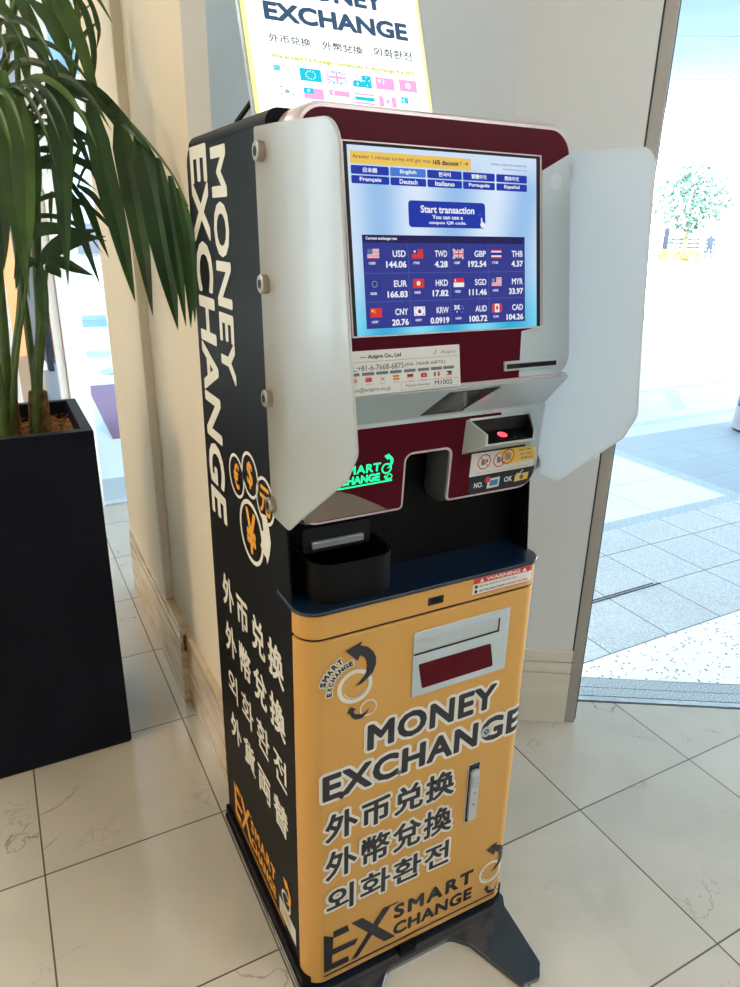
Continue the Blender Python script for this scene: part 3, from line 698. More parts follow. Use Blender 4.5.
# arrow-and-ring emblems
BIG = [(.0785, .8138), (.1106, .8261), (.1071, .8174), (.1213, .8109), (.1325, .7985), (.1381, .7853), (.1381, .7703), (.1325, .7562), (.1246, .7482), (.1110, .7390), (.0975, .7359), (.1080, .7447), (.1150, .7532), (.1196, .7632), (.1205, .7740), (.1188, .7850), (.1138, .7926), (.1065, .7977), (.102, .7879)]
SML = [(.0899, .6962), (.1007, .6873), (.0952, .6859), (.0965, .6795), (.1009, .6765), (.1104, .6732), (.1185, .6747), (.1272, .6825), (.1214, .6713), (.1119, .6640), (.0997, .6652), (.0922, .6713), (.0876, .6829), (.0821, .6824)]
def emblem(m, fn, X, Z, ka, kr, kr2, w=.001):
    s = abs(X(1)-X(0)); sg = 1 if X(1) > X(0) else -1
    m.ring((X(.0978), Z(.7365)), .0265*s, .0345*s, fn, w, kr); m.ring((X(.0978), Z(.7345)), .021*s, .0228*s, fn, w, kr2, a0=200, a1=340, n=20)
    m.ring((X(.1252), Z(.6826)), .0145*s, .0175*s, fn, w, kr2)
    for P in (BIG, SML):
        me = [(X(a), Z(b)) for a, b in P]
        # triangulate the concave outline
        bm = bmesh.new(); V = [bm.verts.new((a, b, 0)) for a, b in me]; bm.faces.new(V); r_ = bmesh.ops.triangulate(bm, faces=bm.faces[:])
        bm.verts.index_update(); m.add([fn(v.co.x, v.co.y, w+.0004) for v in bm.verts], [tuple(v.index for v in f.verts) for f in bm.faces], ka); bm.free()
m = MB(); emblem(m, FR, lambda x: x, lambda z: z, 'ink', 'halo', 'halo')
def arc(m, s, R, a0, a1, h, fn, c, halo=True):
    n = len(s)
    for i, ch in enumerate(s):
        a = a0+(a1-a0)*i/(n-1); ar = a*D; cx, cz = c[0]+R*math.cos(ar), c[1]+R*math.sin(ar); ww = h*(1.0 if ch in 'MGN' else .8)
        text(m, ch, cx-ww/2, cx+ww/2, cz-h/2, cz+h/2, fn, .0008, 'ink', .06, halo=.17, rot=(a-90)*D)
arc(m, 'SMART', .0655, 160, 117, .0115, FR, (.0978, .7365)); arc(m, 'EXCHANGE', .0500, 182, 100, .0100, FR, (.0978, .7365))
T('emblem', door, 'arrow and ring emblem with SMART EXCHANGE')(m)
m = MB(); emblem(m, FR, lambda x: .4505+(x-.0978)*.93, lambda z: .118+(z-.7365)*.95, 'ink', 'halo', 'halo'); T('emblem', door)(m)
m = MB(); m.ring((.4, .529), .0105, .013, FR, .0018, 'silver'); m.disc((.4, .529), .0105, FR, .0016, 'silver_panel'); m.ring((.4, .529), .003, .006, FR, .002, 'rubber'); m.build('keyhole', door)
m = MB(); m.prism(rrect(.361, .392, .303, .459, .003), FR, 0, .0025, 'steel'); m.flat(rrect(.3635, .3895, .306, .450, .002), FR, .0027, 'rubber'); m.flat([(.363, .449), (.390, .449), (.390, .457), (.363, .457)], FR, .0028, 'ink')
hd_ = m.build('handle', door, bevel=.001)
m = MB(); m.prism(rrect(.3670, .3880, .311, .443, .006), FR, .0026, .009, 'silver'); m.prism(rrect(.369, .386, .40, .432, .004), FR, .009, .0105, 'steel'); m.disc((.3775, .355), .003, FR, .0095, 'grey_ink'); m.disc((.3775, .385), .0025, FR, .0095, 'grey_ink'); m.build('lever', hd_, bevel=.001)
# left side lettering
def SDr(u, v, w): return SD(v, u, w)      # for text running downwards: u = height, v = depth
m = MB(); text(m, 'MONEY', 1.608, 1.218, .371, .284, SDr, .0008, 'cream_ink', .03)
text(m, 'EXCHANGE', 1.618, .902, .505, .394, SDr, .0008, 'cream_ink', .03); T('lettering', sidep, 'cream MONEY EXCHANGE lettering running downwards')(m)
m = MB()
for s_, z0, z1, o_, sp in (('外币兑换', .694, .776, .03, 1.38), ('外幣兌換', .575, .656, .028, 1.38), ('외화환전', .455, .530, .015, 1.38), ('外貨両替', .332, .408, .028, 1.38)):
    text(m, s_, .460, .088, z0, z1, SD, .0008, 'cream_ink', o_, space=sp)
T('lettering', sidep, 'four rows of cream Chinese, Korean and Japanese characters')(m)
m = MB()
for (y, z), s_, rr in (((.313, 1.041), '€', 1), ((.2325, 1.0675), '$', 1), ((.155, 1.045), '元', 1), ((.2385, .953), '¥', 1.45)):
    m.ring((y, z), .0375*rr, .0435*rr, SD, .0008, 'cream_ink', sq=1.06)
    h = .052 if rr == 1 else .088; w2 = h*.62 if s_ != '元' else h
    text(m, s_, y+w2/2, y-w2/2, z-h/2, z+h/2, SD, .0008, 'orange_ink', .028)
hand = [(.176, 1.015), (.150, 1.020), (.138, .998), (.132, .975), (.140, .950), (.154, .925), (.158, .936), (.172, .938), (.188, .948), (.176, .968), (.184, .978), (.168, .985), (.172, 1.000)]
m.flat(hand, SD, .0009, 'cream_ink'); T('emblem', sidep, 'cream ringed currency signs in orange')(m)
m = MB(); f_ = lambda x: .469-(x-.035)*.80; g_ = lambda z: .078+(z-.046)*.80+.012
exlogo(m, SD, f_, lambda z: .070+(z-.046)*.97, 'orange_ink')
emblem(m, SD, lambda x: .113-(x-.0978)*.75, lambda z: .150+(z-.7365)*.75, 'orange_ink', 'cream_ink', 'cream_ink'); T('lettering', sidep, 'orange EX SMART EXCHANGE lettering')(m)
m = MB(); m.flat(rect(.155, .061, .080, .126), SD, .0010, 'sticker')
for i in range(4): m.flat(rect(.148, .09, .088+i*.009, .090+i*.009), SD, .0012, 'grey_ink')
tag(m.build('sticker', sidep, recalc=False), 'small white paper sticker')
# ---------------- touchscreen head
FP = rrect(.012, .488, 1.2555, 1.642, .044, 9)
def HB(u, v, w): p = HD(u, v, 0); return (u, p[1]+w, v)
m = MB()
m.loops([[HB(u, v, .090) for u, v in offset_poly(FP, -.003)], [HB(u, v, .086) for u, v in FP], [HB(u, v, .006) for u, v in FP], [HB(u, v, 0) for u, v in offset_poly(FP, -.0035)]], 'trim')
head = m.build('head_shell', kiosk, smooth=True)
m = MB(); m.loops([[HB(u, v, .118) for u, v in offset_poly(FP, -.004)], [HB(u, v, .088) for u, v in offset_poly(FP, -.008)]], 'rubber'); m.build('gap_seal', head)
m = MB(); IP = offset_poly(FP, -.008); m.loops([[HD(u, v, -.001) for u, v in IP], [HD(u, v, .0022) for u, v in IP]], 'maroon')
face = m.build('face_plate', head, bevel=.0006)
# silver field of the face plate, right of the diagonal
iu = [p for p in IP if p[0] > .374 and p[1] < 1.598]
R_ = sorted([p for p in IP if p[0] > .40], key=lambda p: p[1])
low = [p for p in R_ if p[1] < 1.4]; hi = [p for p in R_ if p[1] > 1.4 and p[1] < 1.6006]
SP = [(.375, 1.264), (.440, 1.264)]+[p for p in low if p[0] > .441 and p[1] >= 1.2635]+[p for p in hi]+[(.4798, 1.6015), (.424, 1.5745), (.424, 1.343), (.381, 1.3355)]
bm = bmesh.new(); V = [bm.verts.new((a, b, 0)) for a, b in SP]; bm.faces.new(V); bmesh.ops.triangulate(bm, faces=bm.faces[:]); bm.verts.index_update()
m = MB(); m.add([HD(v.co.x, v.co.y, .0026) for v in bm.verts], [tuple(v.index for v in f.verts) for f in bm.faces], 'silver_panel'); bm.free()
m.disc((.452, 1.560), .012, HD, .0029, 'silver')
m.build('silver_panel', face, recalc=False)
# card slot
m = MB(); m.prism(rect(.344, .455, 1.2755, 1.2905), HD, .0026, .006, 'silver'); m.prism(rect(.348, .451, 1.2785, 1.2860), HD, .006, .0066, 'rubber'); m.prism(rect(.372, .432, 1.2815, 1.2832), HD, .0066, .009, 'case_black'); m.build('card_slot', face, bevel=.0006)
# screen
m = MB(); m.prism(rect(.079, .418, 1.341, 1.5945), HD, .0022, .0050, 'rubber'); m.prism(rect(.0775, .4195, 1.3398, 1.342), HD, .0022, .0058, 'trim'); m.prism(rect(.4175, .4200, 1.3398, 1.5955), HD, .0022, .0058, 'trim')
m.prism(rect(.0775, .4195, 1.5938, 1.5955), HD, .0022, .0058, 'trim'); m.prism(rect(.0770, .0790, 1.3398, 1.5955), HD, .0022, .0058, 'trim')
scr = m.build('screen_bezel', face)
em('ui_pale', (196, 218, 242), 0.58); em('ui_pale2', (176, 206, 238), 0.58); em('ui_white', (226, 238, 250), 0.58); em('ui_blue', (22, 52, 168), 0.58); em('ui_mid', (70, 120, 210), 0.58); em('ui_navy', (48, 56, 140), 0.58); em('ui_dark', (28, 26, 84), 0.58)
em('ui_navy2', (36, 60, 148), 0.58)
em('ui_yellow', (236, 196, 90), 0.58); em('ui_ink', (50, 54, 70), 0.55); em('ui_cyan', (70, 190, 226), 0.58); em('ui_line', (110, 130, 200), 0.55)
em('f_red', (214, 52, 50), 0.58); em('f_white', (236, 240, 248), 0.58); em('f_blue', (30, 50, 150), 0.58); em('f_yellow', (240, 210, 60), 0.58)
def screen_bg():
    m = mat('ui_bg', srgb(196, 218, 242), .2, spec=.2); nt = m.node_tree; b = nt.nodes['Principled BSDF']; b.inputs['Base Color'].default_value = (.01, .01, .02, 1)
    g = nt.nodes.new('ShaderNodeNewGeometry').outputs['Position']; s = nt.nodes.new('ShaderNodeSeparateXYZ'); nt.links.new(g, s.inputs[0])
    wv = nt.nodes.new('ShaderNodeTexWave'); wv.inputs['Scale'].default_value = 2.4; wv.inputs['Distortion'].default_value = 5; wv.inputs['Detail'].default_value = 1.2; wv.inputs['Detail Scale'].default_value = .8
    nt.links.new(g, wv.inputs['Vector'])
    t = sstep(nt, s.outputs[2], 1.335, 1.47)
    a = mix(nt, wv.outputs['Fac'], srgb(150, 190, 232), srgb(214, 230, 248)); c = mix(nt, wv.outputs['Fac'], srgb(40, 170, 214), srgb(120, 214, 240))
    r = mix(nt, t, c, a); top = sstep(nt, s.outputs[2], 1.54, 1.59); r = mix(nt, top, r, srgb(204, 222, 244))
    nt.links.new(r, b.inputs['Emission Color']); b.inputs['Emission Strength'].default_value = .60
screen_bg()
m = MB(); m.flat(rect(.085, .4100, 1.3418, 1.5900), HD, .0052, 'ui_bg'); w1 = .0054; w2 = .0056; w3 = .0058
R2 = lambda x0, x1, z0, z1, k, w=w1: m.flat(rect(x0, x1, z0, z1), HD, w, k)
RR = lambda x0, x1, z0, z1, r, k, w=w1: m.flat(rrect(x0, x1, z0, z1, r, 3), HD, w, k)
TX = lambda s, x0, x1, z0, z1, k, w=w2, off=.02, **kw: text(m, s, x0, x1, z0, z1, HD, w, k, off, **kw)
R2(.0888, .2866, 1.5672, 1.5830, 'ui_yellow'); TX('Answer 1 minute survey and get max', .0925, .2175, 1.5722, 1.5788, 'ui_ink', off=0); TX('16% discount', .2205, .2650, 1.5722, 1.5785, 'ui_ink', off=.04); TX('! →', .2680, .2820, 1.5735, 1.5785, 'ui_ink')
TX('IIIIIIIIIIIIIIIIIII', .3234, .3908, 1.5769, 1.5792, 'ui_ink') if False else TX('FOREIGN CURRENCIES INFORMATION', .3234, .3908, 1.5768, 1.5793, 'ui_ink', off=0); TX('2024/9/27 (Fri) 11:41', .3447, .3907, 1.5704, 1.5730, 'ui_ink', off=0)
bx = [(.0892, .1480), (.1500, .2083), (.2105, .2700), (.2722, .3300), (.3328, .3913)]
for (x0, x1), a_, b_ in zip(bx, ('日本語', 'English', '한국어', '繁體中文', '简体中文'), ('Français', 'Deutsch', 'Italiano', 'Português', 'Español')):
    RR(x0, x1, 1.5540, 1.5650, .002, 'ui_mid' if a_ == 'English' else 'ui_blue'); RR(x0, x1, 1.5422, 1.5524, .002, 'ui_blue'); c = (x0+x1)/2
    wa = {'日本語': .011, 'English': .0135, '한국어': .0105, '繁體中文': .014, '简体中文': .014}[a_]
    TX(a_, c-wa, c+wa, 1.5565, 1.5628, 'f_white', off=.03); wb_ = len(b_)*.0021; TX(b_, c-wb_, c+wb_, 1.5443, 1.5505, 'f_white', off=.03)
RR(.1770, .3112, 1.4880, 1.5236, .005, 'ui_navy'); RR(.1778, .3105, 1.4892, 1.5228, .005, 'ui_blue', w2)
TX('Start transaction', .1972, .2910, 1.5075, 1.5176, 'f_white', w3, .03); TX('You can use a', .2165, .2700, 1.4995, 1.5052, 'f_white', w3, .03); TX('coupon QR code.', .2108, .2760, 1.4915, 1.4970, 'f_white', w3, .03)
m.flat([(.3035, .5+.989), (.3100, .5+.989), (.3110, .5+.9945), (.3055, .5+.9980), (.3050, .5+1.0030), (.3030, .5+1.0030), (.3030, .5+.9950), (.3010, .5+.9945)], HD, w3, 'f_white')
for a in (60, 100, 140): m.flat([(.3040+.004*math.cos(a*D), 1.5035+.002*math.sin(a*D)), (.3040+.009*math.cos(a*D), 1.5035+.007*math.sin(a*D)), (.3046+.009*math.cos(a*D), 1.5038+.007*math.sin(a*D)), (.3046+.004*math.cos(a*D), 1.5038+.002*math.sin(a*D))], HD, w3, 'ui_mid')
R2(.1005, .3863, 1.3513, 1.4770, 'ui_dark'); R2(.1010, .3858, 1.3518, 1.4668, 'ui_navy', w1+.0001); TX('Current exchange rate', .1060, .1560, 1.4695, 1.4745, 'f_white', w2, .03)
cx_ = [.1010, .1735, .2444, .3150, .3858]; rz = [1.4668, 1.4262, 1.3875, 1.3518]
for x in cx_[1:4]:
    for k in range(38): R2(x-.0003, x+.0003, 1.3525+k*.003, 1.3525+k*.003+.0018, 'ui_line', w2)
for z in rz[1:3]:
    for k in range(94): R2(.1015+k*.003, .1015+k*.003+.0018, z-.0003, z+.0003, 'ui_line', w2)
def flag(code, x0, x1, z0, z1, fn=HD, w=w2, pre=('f_red', 'f_white', 'f_blue', 'f_yellow')):
    r, wh, bl, ye = pre; X = lambda a: x0+(x1-x0)*a; Z = lambda b: z0+(z1-z0)*b
    q_ = lambda a, b, c, d, k, j=0: m.flat([(X(a), Z(c)), (X(b), Z(c)), (X(b), Z(d)), (X(a), Z(d))], fn, w+j*.0001, k)
    dsc = lambda a, b, rr, k, j=1: m.disc((X(a), Z(b)), rr*abs(z1-z0), fn, w+j*.0001, k, 14)
    def lin(a, b, c, d, t, k, j): 
        v = Vector((c-a, (d-b)*.66)).normalized(); nx, nz = -v.y*t, v.x*t/.66; m.flat([(X(a+nx), Z(b+nz)), (X(c+nx), Z(d+nz)), (X(c-nx), Z(d-nz)), (X(a-nx), Z(b-nz))], fn, w+j*.0001, k)
    if code == 'USD' or code == 'MYR':
        q_(0, 1, 0, 1, wh); [q_(0, 1, i/7, i/7+.075, r, 1) for i in range(7)]; q_(0, .45, .43, 1, bl, 2)
        if code == 'MYR': dsc(.2, .7, .17, ye, 3); dsc(.25, .7, .13, bl, 4)
        else: [dsc(.07+.08*i, .55+.13*j, .025, wh, 3) for i in range(5) for j in range(4)]
    elif code == 'TWD': q_(0, 1, 0, 1, r); q_(0, .5, .5, 1, bl, 1); dsc(.25, .75, .13, wh, 2)
    elif code == 'GBP':
        q_(0, 1, 0, 1, bl); lin(0, 0, 1, 1, .09, wh, 1); lin(0, 1, 1, 0, .09, wh, 2); lin(0, 0, 1, 1, .035, r, 3); lin(0, 1, 1, 0, .035, r, 4); q_(.4, .6, 0, 1, wh, 5); q_(0, 1, .34, .66, wh, 6); q_(.44, .56, 0, 1, r, 7); q_(0, 1, .41, .59, r, 8)
    elif code == 'THB': q_(0, 1, 0, 1, r); q_(0, 1, .17, .83, wh, 1); q_(0, 1, .33, .67, bl, 2)
    elif code == 'EUR': q_(0, 1, 0, 1, bl); [dsc(.5+.22*math.cos(i*30*D), .5+.32*math.sin(i*30*D), .045, ye) for i in range(12)]
    elif code == 'HKD': q_(0, 1, 0, 1, r); [dsc(.5+.11*math.cos(i*72*D), .5+.16*math.sin(i*72*D), .11, wh) for i in range(5)]
    elif code == 'SGD': q_(0, 1, 0, .5, wh); q_(0, 1, .5, 1, r); dsc(.22, .75, .15, wh); dsc(.28, .75, .13, r, 2)
    elif code == 'CNY': q_(0, 1, 0, 1, r); dsc(.2, .7, .14, ye); [dsc(a, b, .05, ye) for a, b in ((.38, .85), (.44, .72), (.44, .58), (.38, .48))]
    elif code == 'KRW':
        q_(0, 1, 0, 1, wh); dsc(.5, .5, .24, r); q_(.37, .64, .27, .5, bl, 2); [lin(a, b, a+.13, b+.16*s_, .03, 'ui_ink', 1) for a, b, s_ in ((.1, .75, 1), (.77, .92, -1), (.1, .25, -1), (.77, .08, 1))]
    elif code == 'AUD': q_(0, 1, 0, 1, bl); lin(0, .5, .5, 1, .05, wh, 1); lin(0, 1, .5, .5, .05, wh, 2); q_(.2, .3, .5, 1, wh, 3); q_(0, .5, .68, .82, wh, 4); q_(.22, .28, .5, 1, r, 5); q_(0, .5, .72, .78, r, 6); dsc(.25, .25, .09, wh); [dsc(a, b, .05, wh) for a, b in ((.75, .85), (.62, .55), (.88, .6), (.75, .2))]
    elif code == 'CAD': q_(0, 1, 0, 1, wh); q_(0, .27, 0, 1, r, 1); q_(.73, 1, 0, 1, r, 1); dsc(.5, .52, .2, r); lin(.5, .1, .5, .9, .03, r, 2); lin(.36, .55, .64, .55, .04, r, 2)
    elif code == 'JPY': q_(0, 1, 0, 1, wh); dsc(.5, .5, .28, r)
    elif code == 'ESP': q_(0, 1, 0, 1, r); q_(0, 1, .27, .73, ye, 1)
    elif code == 'VN': q_(0, 1, 0, 1, r); dsc(.5, .5, .2, ye)
    elif code == 'ITA': q_(0, .33, 0, 1, 'green_ink'); q_(.33, .67, 0, 1, wh); q_(.67, 1, 0, 1, r)
    elif code == 'DE': q_(0, 1, .66, 1, 'ink'); q_(0, 1, .33, .66, r); q_(0, 1, 0, .33, ye)
    elif code == 'PH': q_(0, 1, 0, .5, r); q_(0, 1, .5, 1, bl); m.flat([(X(0), Z(0)), (X(.45), Z(.5)), (X(0), Z(1))], fn, w+.0001, wh)
rates = [('USD', '144.06', 'TWD', '4.28', 'GBP', '192.54', 'THB', '4.37'), ('EUR', '166.83', 'HKD', '17.82', 'SGD', '111.46', 'MYR', '33.97'), ('CNY', '20.76', 'KRW', '0.0919', 'AUD', '100.72', 'CAD', '104.26')]
units = dict(USD='1USD', TWD='1TWD', GBP='1GBP', THB='1THB', EUR='1EUR', HKD='1HKD', SGD='1SGD', MYR='1MYR', CNY='1CNY', KRW='1KRW', AUD='1AUD', CAD='1CAD')
for i, row in enumerate(rates):
    zt = rz[i]-.0085; 
    for j in range(4):
        cd, va = row[2*j], row[2*j+1]; xr = cx_[j+1]-.0040; xl = cx_[j]+.0062
        flag(cd, xl, xl+.0190, zt-.0125, zt+.0002); TX(units[cd], xl+.002, xl+.0125, zt-.0205, zt-.0170, 'f_white', w2, .03)
        TX(cd, xr-.0215, xr, zt-.0105, zt-.0015, 'f_white', w2, .02); TX(va, xr-len(va)*.0053-.001, xr+.0006, zt-.0250, zt-.0160, 'f_white', w2, .035)
tag(m.build('screen_image', scr, recalc=False), 'lit exchange rate page on the touchscreen')
# thin clear cover over the picture gives the glass its sheen
# company label below the screen
m = MB(); m.prism([(.030, 1.2585), (.2605, 1.2600), (.2600, 1.3220), (.030, 1.3215)], HD, .0022, .0026, 'sticker'); w = .0029
TX('Actpro Co., Ltd', .1010, .1560, 1.3085, 1.3160, 'ink', w, .03); m.flat(rect(.0880, .0995, 1.3120, 1.3128), HD, w, 'ink'); TX('Actpro', .2250, .2520, 1.3085, 1.3150, 'grey_ink', w, 0, shear=.3); m.flat([(.214, 1.309), (.218, 1.3155), (.2165, 1.3155), (.2125, 1.309)], HD, w, 'green_ink')
m.flat(rect(.034, .257, 1.3055, 1.3060), HD, w, 'grey_ink')
TX('TEL:+81-6-7668-6875', .0630, .1600, 1.2935, 1.3015, 'ink', w, 0); TX('(06-7668-6875)', .1620, .2330, 1.2945, 1.3005, 'ink', w, 0)
xs = [.048, .066, .090, .113, .136, .160, .184, .207, .229]
for x, cd in zip(xs, ('JPY', 'GBP', 'CNY', 'KRW', 'ESP', 'DE', 'VN', 'ITA', 'PH')):
    x += .0; R2(x, x+.0200, 1.2868, 1.2912, 'grey_ink', w); flag(cd, x+.005, x+.0155, 1.2775, 1.2838, w=w, pre=('red_ink', 'halo', 'cloth_dark', 'yellow_sticker')); TX('-----', x+.005, x+.015, 1.2740, 1.2745, 'grey_ink', w)
TX('smart_ex@actpro.co.jp', .0500, .1360, 1.2625, 1.2700, 'ink', w, -.003)
for P in (rect(.154, .2555, 1.2620, 1.2624), rect(.154, .2555, 1.2728, 1.2732), rect(.154, .1544, 1.262, 1.273), rect(.2551, .2555, 1.262, 1.273)): m.flat(P, HD, w, 'grey_ink')
TX('Machine Number', .1620, .2050, 1.2655, 1.2690, 'ink', w, 0); TX('M1002', .2130, .2450, 1.2642, 1.2712, 'ink', w, .01)
tag(m.build('company_label', face, recalc=False), 'white company contact label with small flags')
# ---------------- slanted recess under the face, and the lower front with its notch
m = MB(); x0, x1 = .016, .486
prof = [(-.0265, 1.2565), (.0290, 1.1985), (.0290, 1.190), (.1000, 1.190), (.1000, 1.262), (-.018, 1.262)]
m.loops([[(x0, y, z) for y, z in prof], [(x1, y, z) for y, z in prof]], 'silver_panel')
rec = m.build('recess', kiosk, bevel=.002)
def SL(u, v, w): # v from 0 (lower edge) to 1 (upper edge) on the slant
    a = Vector((u, .0290, 1.1985)); b = Vector((u, -.0265, 1.2565)); p = a+(b-a)*v; n = Vector((0, -.72, -.69)); p = p+n*w; return tuple(p)
m = MB(); m.prism([(.222, .10), (.305, .10), (.312, .86), (.248, .86)], SL, 0, .0012, 'reflection_grey'); m.prism([(.300, .12), (.345, .90), (.312, .90)], SL, .0012, .0018, 'rubber'); m.build('reflection_sheet', rec)  # dark sheet shaped like a reflection on the slanted face
LPp = [(.016, 1.036, .032), (.2065, 1.036, .010), (.2065, 1.135, .012), (.2935, 1.135, .012), (.2935, 1.036, .010), (.492, 1.036, .038), (.492, 1.1975, .004), (.016, 1.1975, .004)]
LO = rpoly(LPp, 7); LI = offset_poly(LO, -.0050)
m = MB()
big = offset_poly(LO, .010)
def cl(P): return [(min(max(u, .010), .496), min(v, 1.198)) for u, v in P]
m.loops([[LW(u, v, -.066) for u, v in cl(offset_poly(LO, .004))], [LW(u, v, -.052) for u, v in cl(big)], [LW(u, v, -.028) for u, v in cl(big)], [LW(u, v, -.004) for u, v in LO]], 'shell_grey', cap1=False)
m.loops([[LW(u, v, -.0041) for u, v in LO], [LW(u, v, 0) for u, v in offset_poly(LO, -.001)]], 'trim', cap0=False)
low_ = m.build('lower_shell', kiosk, smooth=True)
m = MB(); m.prism(LI, LW, -.001, .0012, 'maroon'); lf = m.build('lower_face', low_)
def tri(mb, P, fn, w, k):
    bm = bmesh.new(); V = [bm.verts.new((a, b, 0)) for a, b in P]; bm.faces.new(V); bmesh.ops.triangulate(bm, faces=bm.faces[:]); bm.verts.index_update()
    mb.add([fn(v.co.x, v.co.y, w) for v in bm.verts], [tuple(v.index for v in f.verts) for f in bm.faces], k); bm.free()
m = MB(); tri(m, [(.4868, 1.079), (.4868, 1.1925), (.390, 1.1925), (.397, 1.181), (.40, 1.16), (.40, 1.079)], LW, .0015, 'silver_panel'); m.build('silver_panel', lf, recalc=False)
# green lit emblem
m = MB(); k = 'led_green'
TX = lambda s, x0, x1, z0, z1, k, w=.0018, off=.02, **kw: text(m, s, x0, x1, z0, z1, LW, w, k, off, **kw)
TX('SMART', .0840, .1570, 1.1155, 1.1305, k, off=.03, space=1.1); TX('CHANGE', .0840, .1565, 1.0985, 1.1125, k, off=.045)
m.flat([(.030, 1.0915), (.1800, 1.0945), (.1800, 1.0970), (.030, 1.0945)], LW, .0018, k); 
m.flat([(.028, 1.098), (.052, 1.098), (.052, 1.128), (.028, 1.128)], LW, .0018, k); m.flat([(.056, 1.098), (.064, 1.098), (.084, 1.130), (.074, 1.130)], LW, .0018, k); m.flat([(.056, 1.130), (.066, 1.130), (.084, 1.098), (.074, 1.098)], LW, .0019, k)
m.ring((.1682, 1.1180), .0068, .0095, LW, .0018, k); m.ring((.1745, 1.1025), .0040, .0055, LW, .0018, k, n=16)
X_ = lambda x: .1682+(x-.0978)*.29; Z_ = lambda z: 1.1180+(z-.7365)*.29
for P in (BIG, SML): tri(m, [(X_(a), Z_(b)) for a, b in P], LW, .0020, k)
tag(m.build('lit_emblem', lf, recalc=False), 'green glowing SMART CHANGE sign')
m = MB(); tri(m, [(.024, 1.0425), (.175, 1.0425), (.150, 1.058), (.110, 1.080), (.085, 1.0895), (.060, 1.090), (.024, 1.086)], LW, .0016, 'wood_view'); m.build('reading_window', lf, recalc=False)
# passport reader
m = MB()
def XY(pr, x0, x1, k):          # the tray narrows towards the front
    f = lambda x, y: .317+(.034-y)/.042*.018+(x-.317)*(1-(.034-y)/.042*.27)
    m.loops([[(f(x0, y), y, z) for y, z in pr], [(f(x1, y), y, z) for y, z in pr]], k)
ck = [(.034, 1.184), (.028, 1.185), (-.008, 1.166), (-.008, 1.146), (.034, 1.122)]
XY(ck, .317, .3225, 'silver'); XY(ck, .4555, .4600, 'silver'); XY([(.034, 1.178), (.028, 1.179), (-.0075, 1.161), (-.0075, 1.149), (.034, 1.127)], .3225, .326, 'rubber'); XY([(.034, 1.178), (.028, 1.179), (-.0075, 1.161), (-.0075, 1.149), (.034, 1.127)], .4525, .4555, 'rubber')
XY([(.034, 1.186), (.028, 1.1865), (.026, 1.183), (.034, 1.180)], .3225, .4555, 'silver')
XY([(.034, 1.122), (-.008, 1.146), (-.008, 1.1495), (.034, 1.127)], .3225, .4555, 'silver')
XY([(.033, 1.122), (.033, 1.182), (.0285, 1.182), (.0285, 1.122)], .3225, .4555, 'rubber')
XY([(.032, 1.135), (-.0065, 1.1490), (-.0065, 1.1515), (.031, 1.160)], .326, .4525, 'case_black')
rd = m.build('document_reader', lf, bevel=.001); tag(rd, 'silver framed black reader tray')
m = MB(); sl = lambda u, v, w: (u, -.0075+v*.0385, 1.1475+v*.013+w)
m.ring((.384, .50), .0052, .0085, lambda u, v, w: (u, -.0075+.0385*.5+(v-.5), 1.1515+(.5+(v-.5)/.0385)*.0090+w), .0006, 'led_red', n=24)
m.disc((.384, .50), .0052, lambda u, v, w: (u, -.0075+.0385*.5+(v-.5), 1.1515+(.5+(v-.5)/.0385)*.0090+w), .0005, 'led_red_dim', 20); m.build('ready_light', rd, recalc=False)
# stickers below the reader
m = MB(); m.prism([(.3385, 1.0765), (.4830, 1.0780), (.4830, 1.1150), (.3385, 1.1230)], LW, .0013, .0020, 'sticker')
for c in ((.3675, 1.1020), (.4020, 1.1020)):
    m.ring(c, .0125, .0145, LW, .0023, 'red_ink'); m.flat([(c[0]-.009, c[1]+.010), (c[0]-.010, c[1]+.009), (c[0]+.009, c[1]-.010), (c[0]+.010, c[1]-.009)], LW, .0024, 'red_ink')
    m.flat(rect(c[0]-.006, c[0]+.001, c[1]-.006, c[1]+.005), LW, .0022, 'grey_ink'); m.flat(rect(c[0]+.003, c[0]+.008, c[1]-.002, c[1]+.004), LW, .0022, 'grey_ink')
TX('Please insert only one document at a time', .352, .470, 1.0805, 1.0830, 'red_ink', .0023, 0)
tag(m.build('notice_sticker', lf, recalc=False), 'white sticker with red prohibition rings')
m = MB(); m.prism([(.395, 1.1215), (.476, 1.1190), (.488, 1.0930), (.420, 1.0900)], LW, .0022, .0026, 'yellow_sticker')
m.ring((.4190, 1.1060), .0125, .0145, LW, .0029, 'red_ink'); m.flat([(.410, 1.116), (.409, 1.115), (.428, .996+.1), (.429, .997+.1)], LW, .0030, 'red_ink'); m.disc((.419, 1.106), .0075, LW, .0028, 'shop_grey')
TX('Cash only', .442, .470, 1.1125, 1.1165, 'ink', .0029, .02); TX('SD VISA', .446, .474, 1.1045, 1.1085, 'grey_ink', .0029, .02); TX('紙幣のみ', .450, .478, 1.0965, 1.1005, 'grey_ink', .0029, .02)
tag(m.build('cash_sticker', lf, recalc=False), 'yellow slanted sticker with a red ring')
m = MB(); m.prism(rpoly([(.3405, 1.0440, 0), (.474, 1.0425, .02), (.4860, 1.0640, .012), (.4820, 1.0775, 0), (.3405, 1.0755, 0)]), LW, .0013, .0018, 'cloth_dark')
TX('NO.', .3510, .3705, 1.0530, 1.0635, 'sticker', .0022, .03); TX('OK', .4180, .4370, 1.0550, 1.0655, 'sticker', .0022, .03)
m.flat([(.380, 1.048), (.407, 1.049), (.408, 1.068), (.381, 1.067)], LW, .0022, 'sticker'); m.flat([(.386, 1.052), (.404, 1.053), (.404, 1.064), (.386, 1.063)], LW, .0024, 'blue_ink'); m.disc((.380, 1.066), .0062, LW, .0025, 'red_ink')
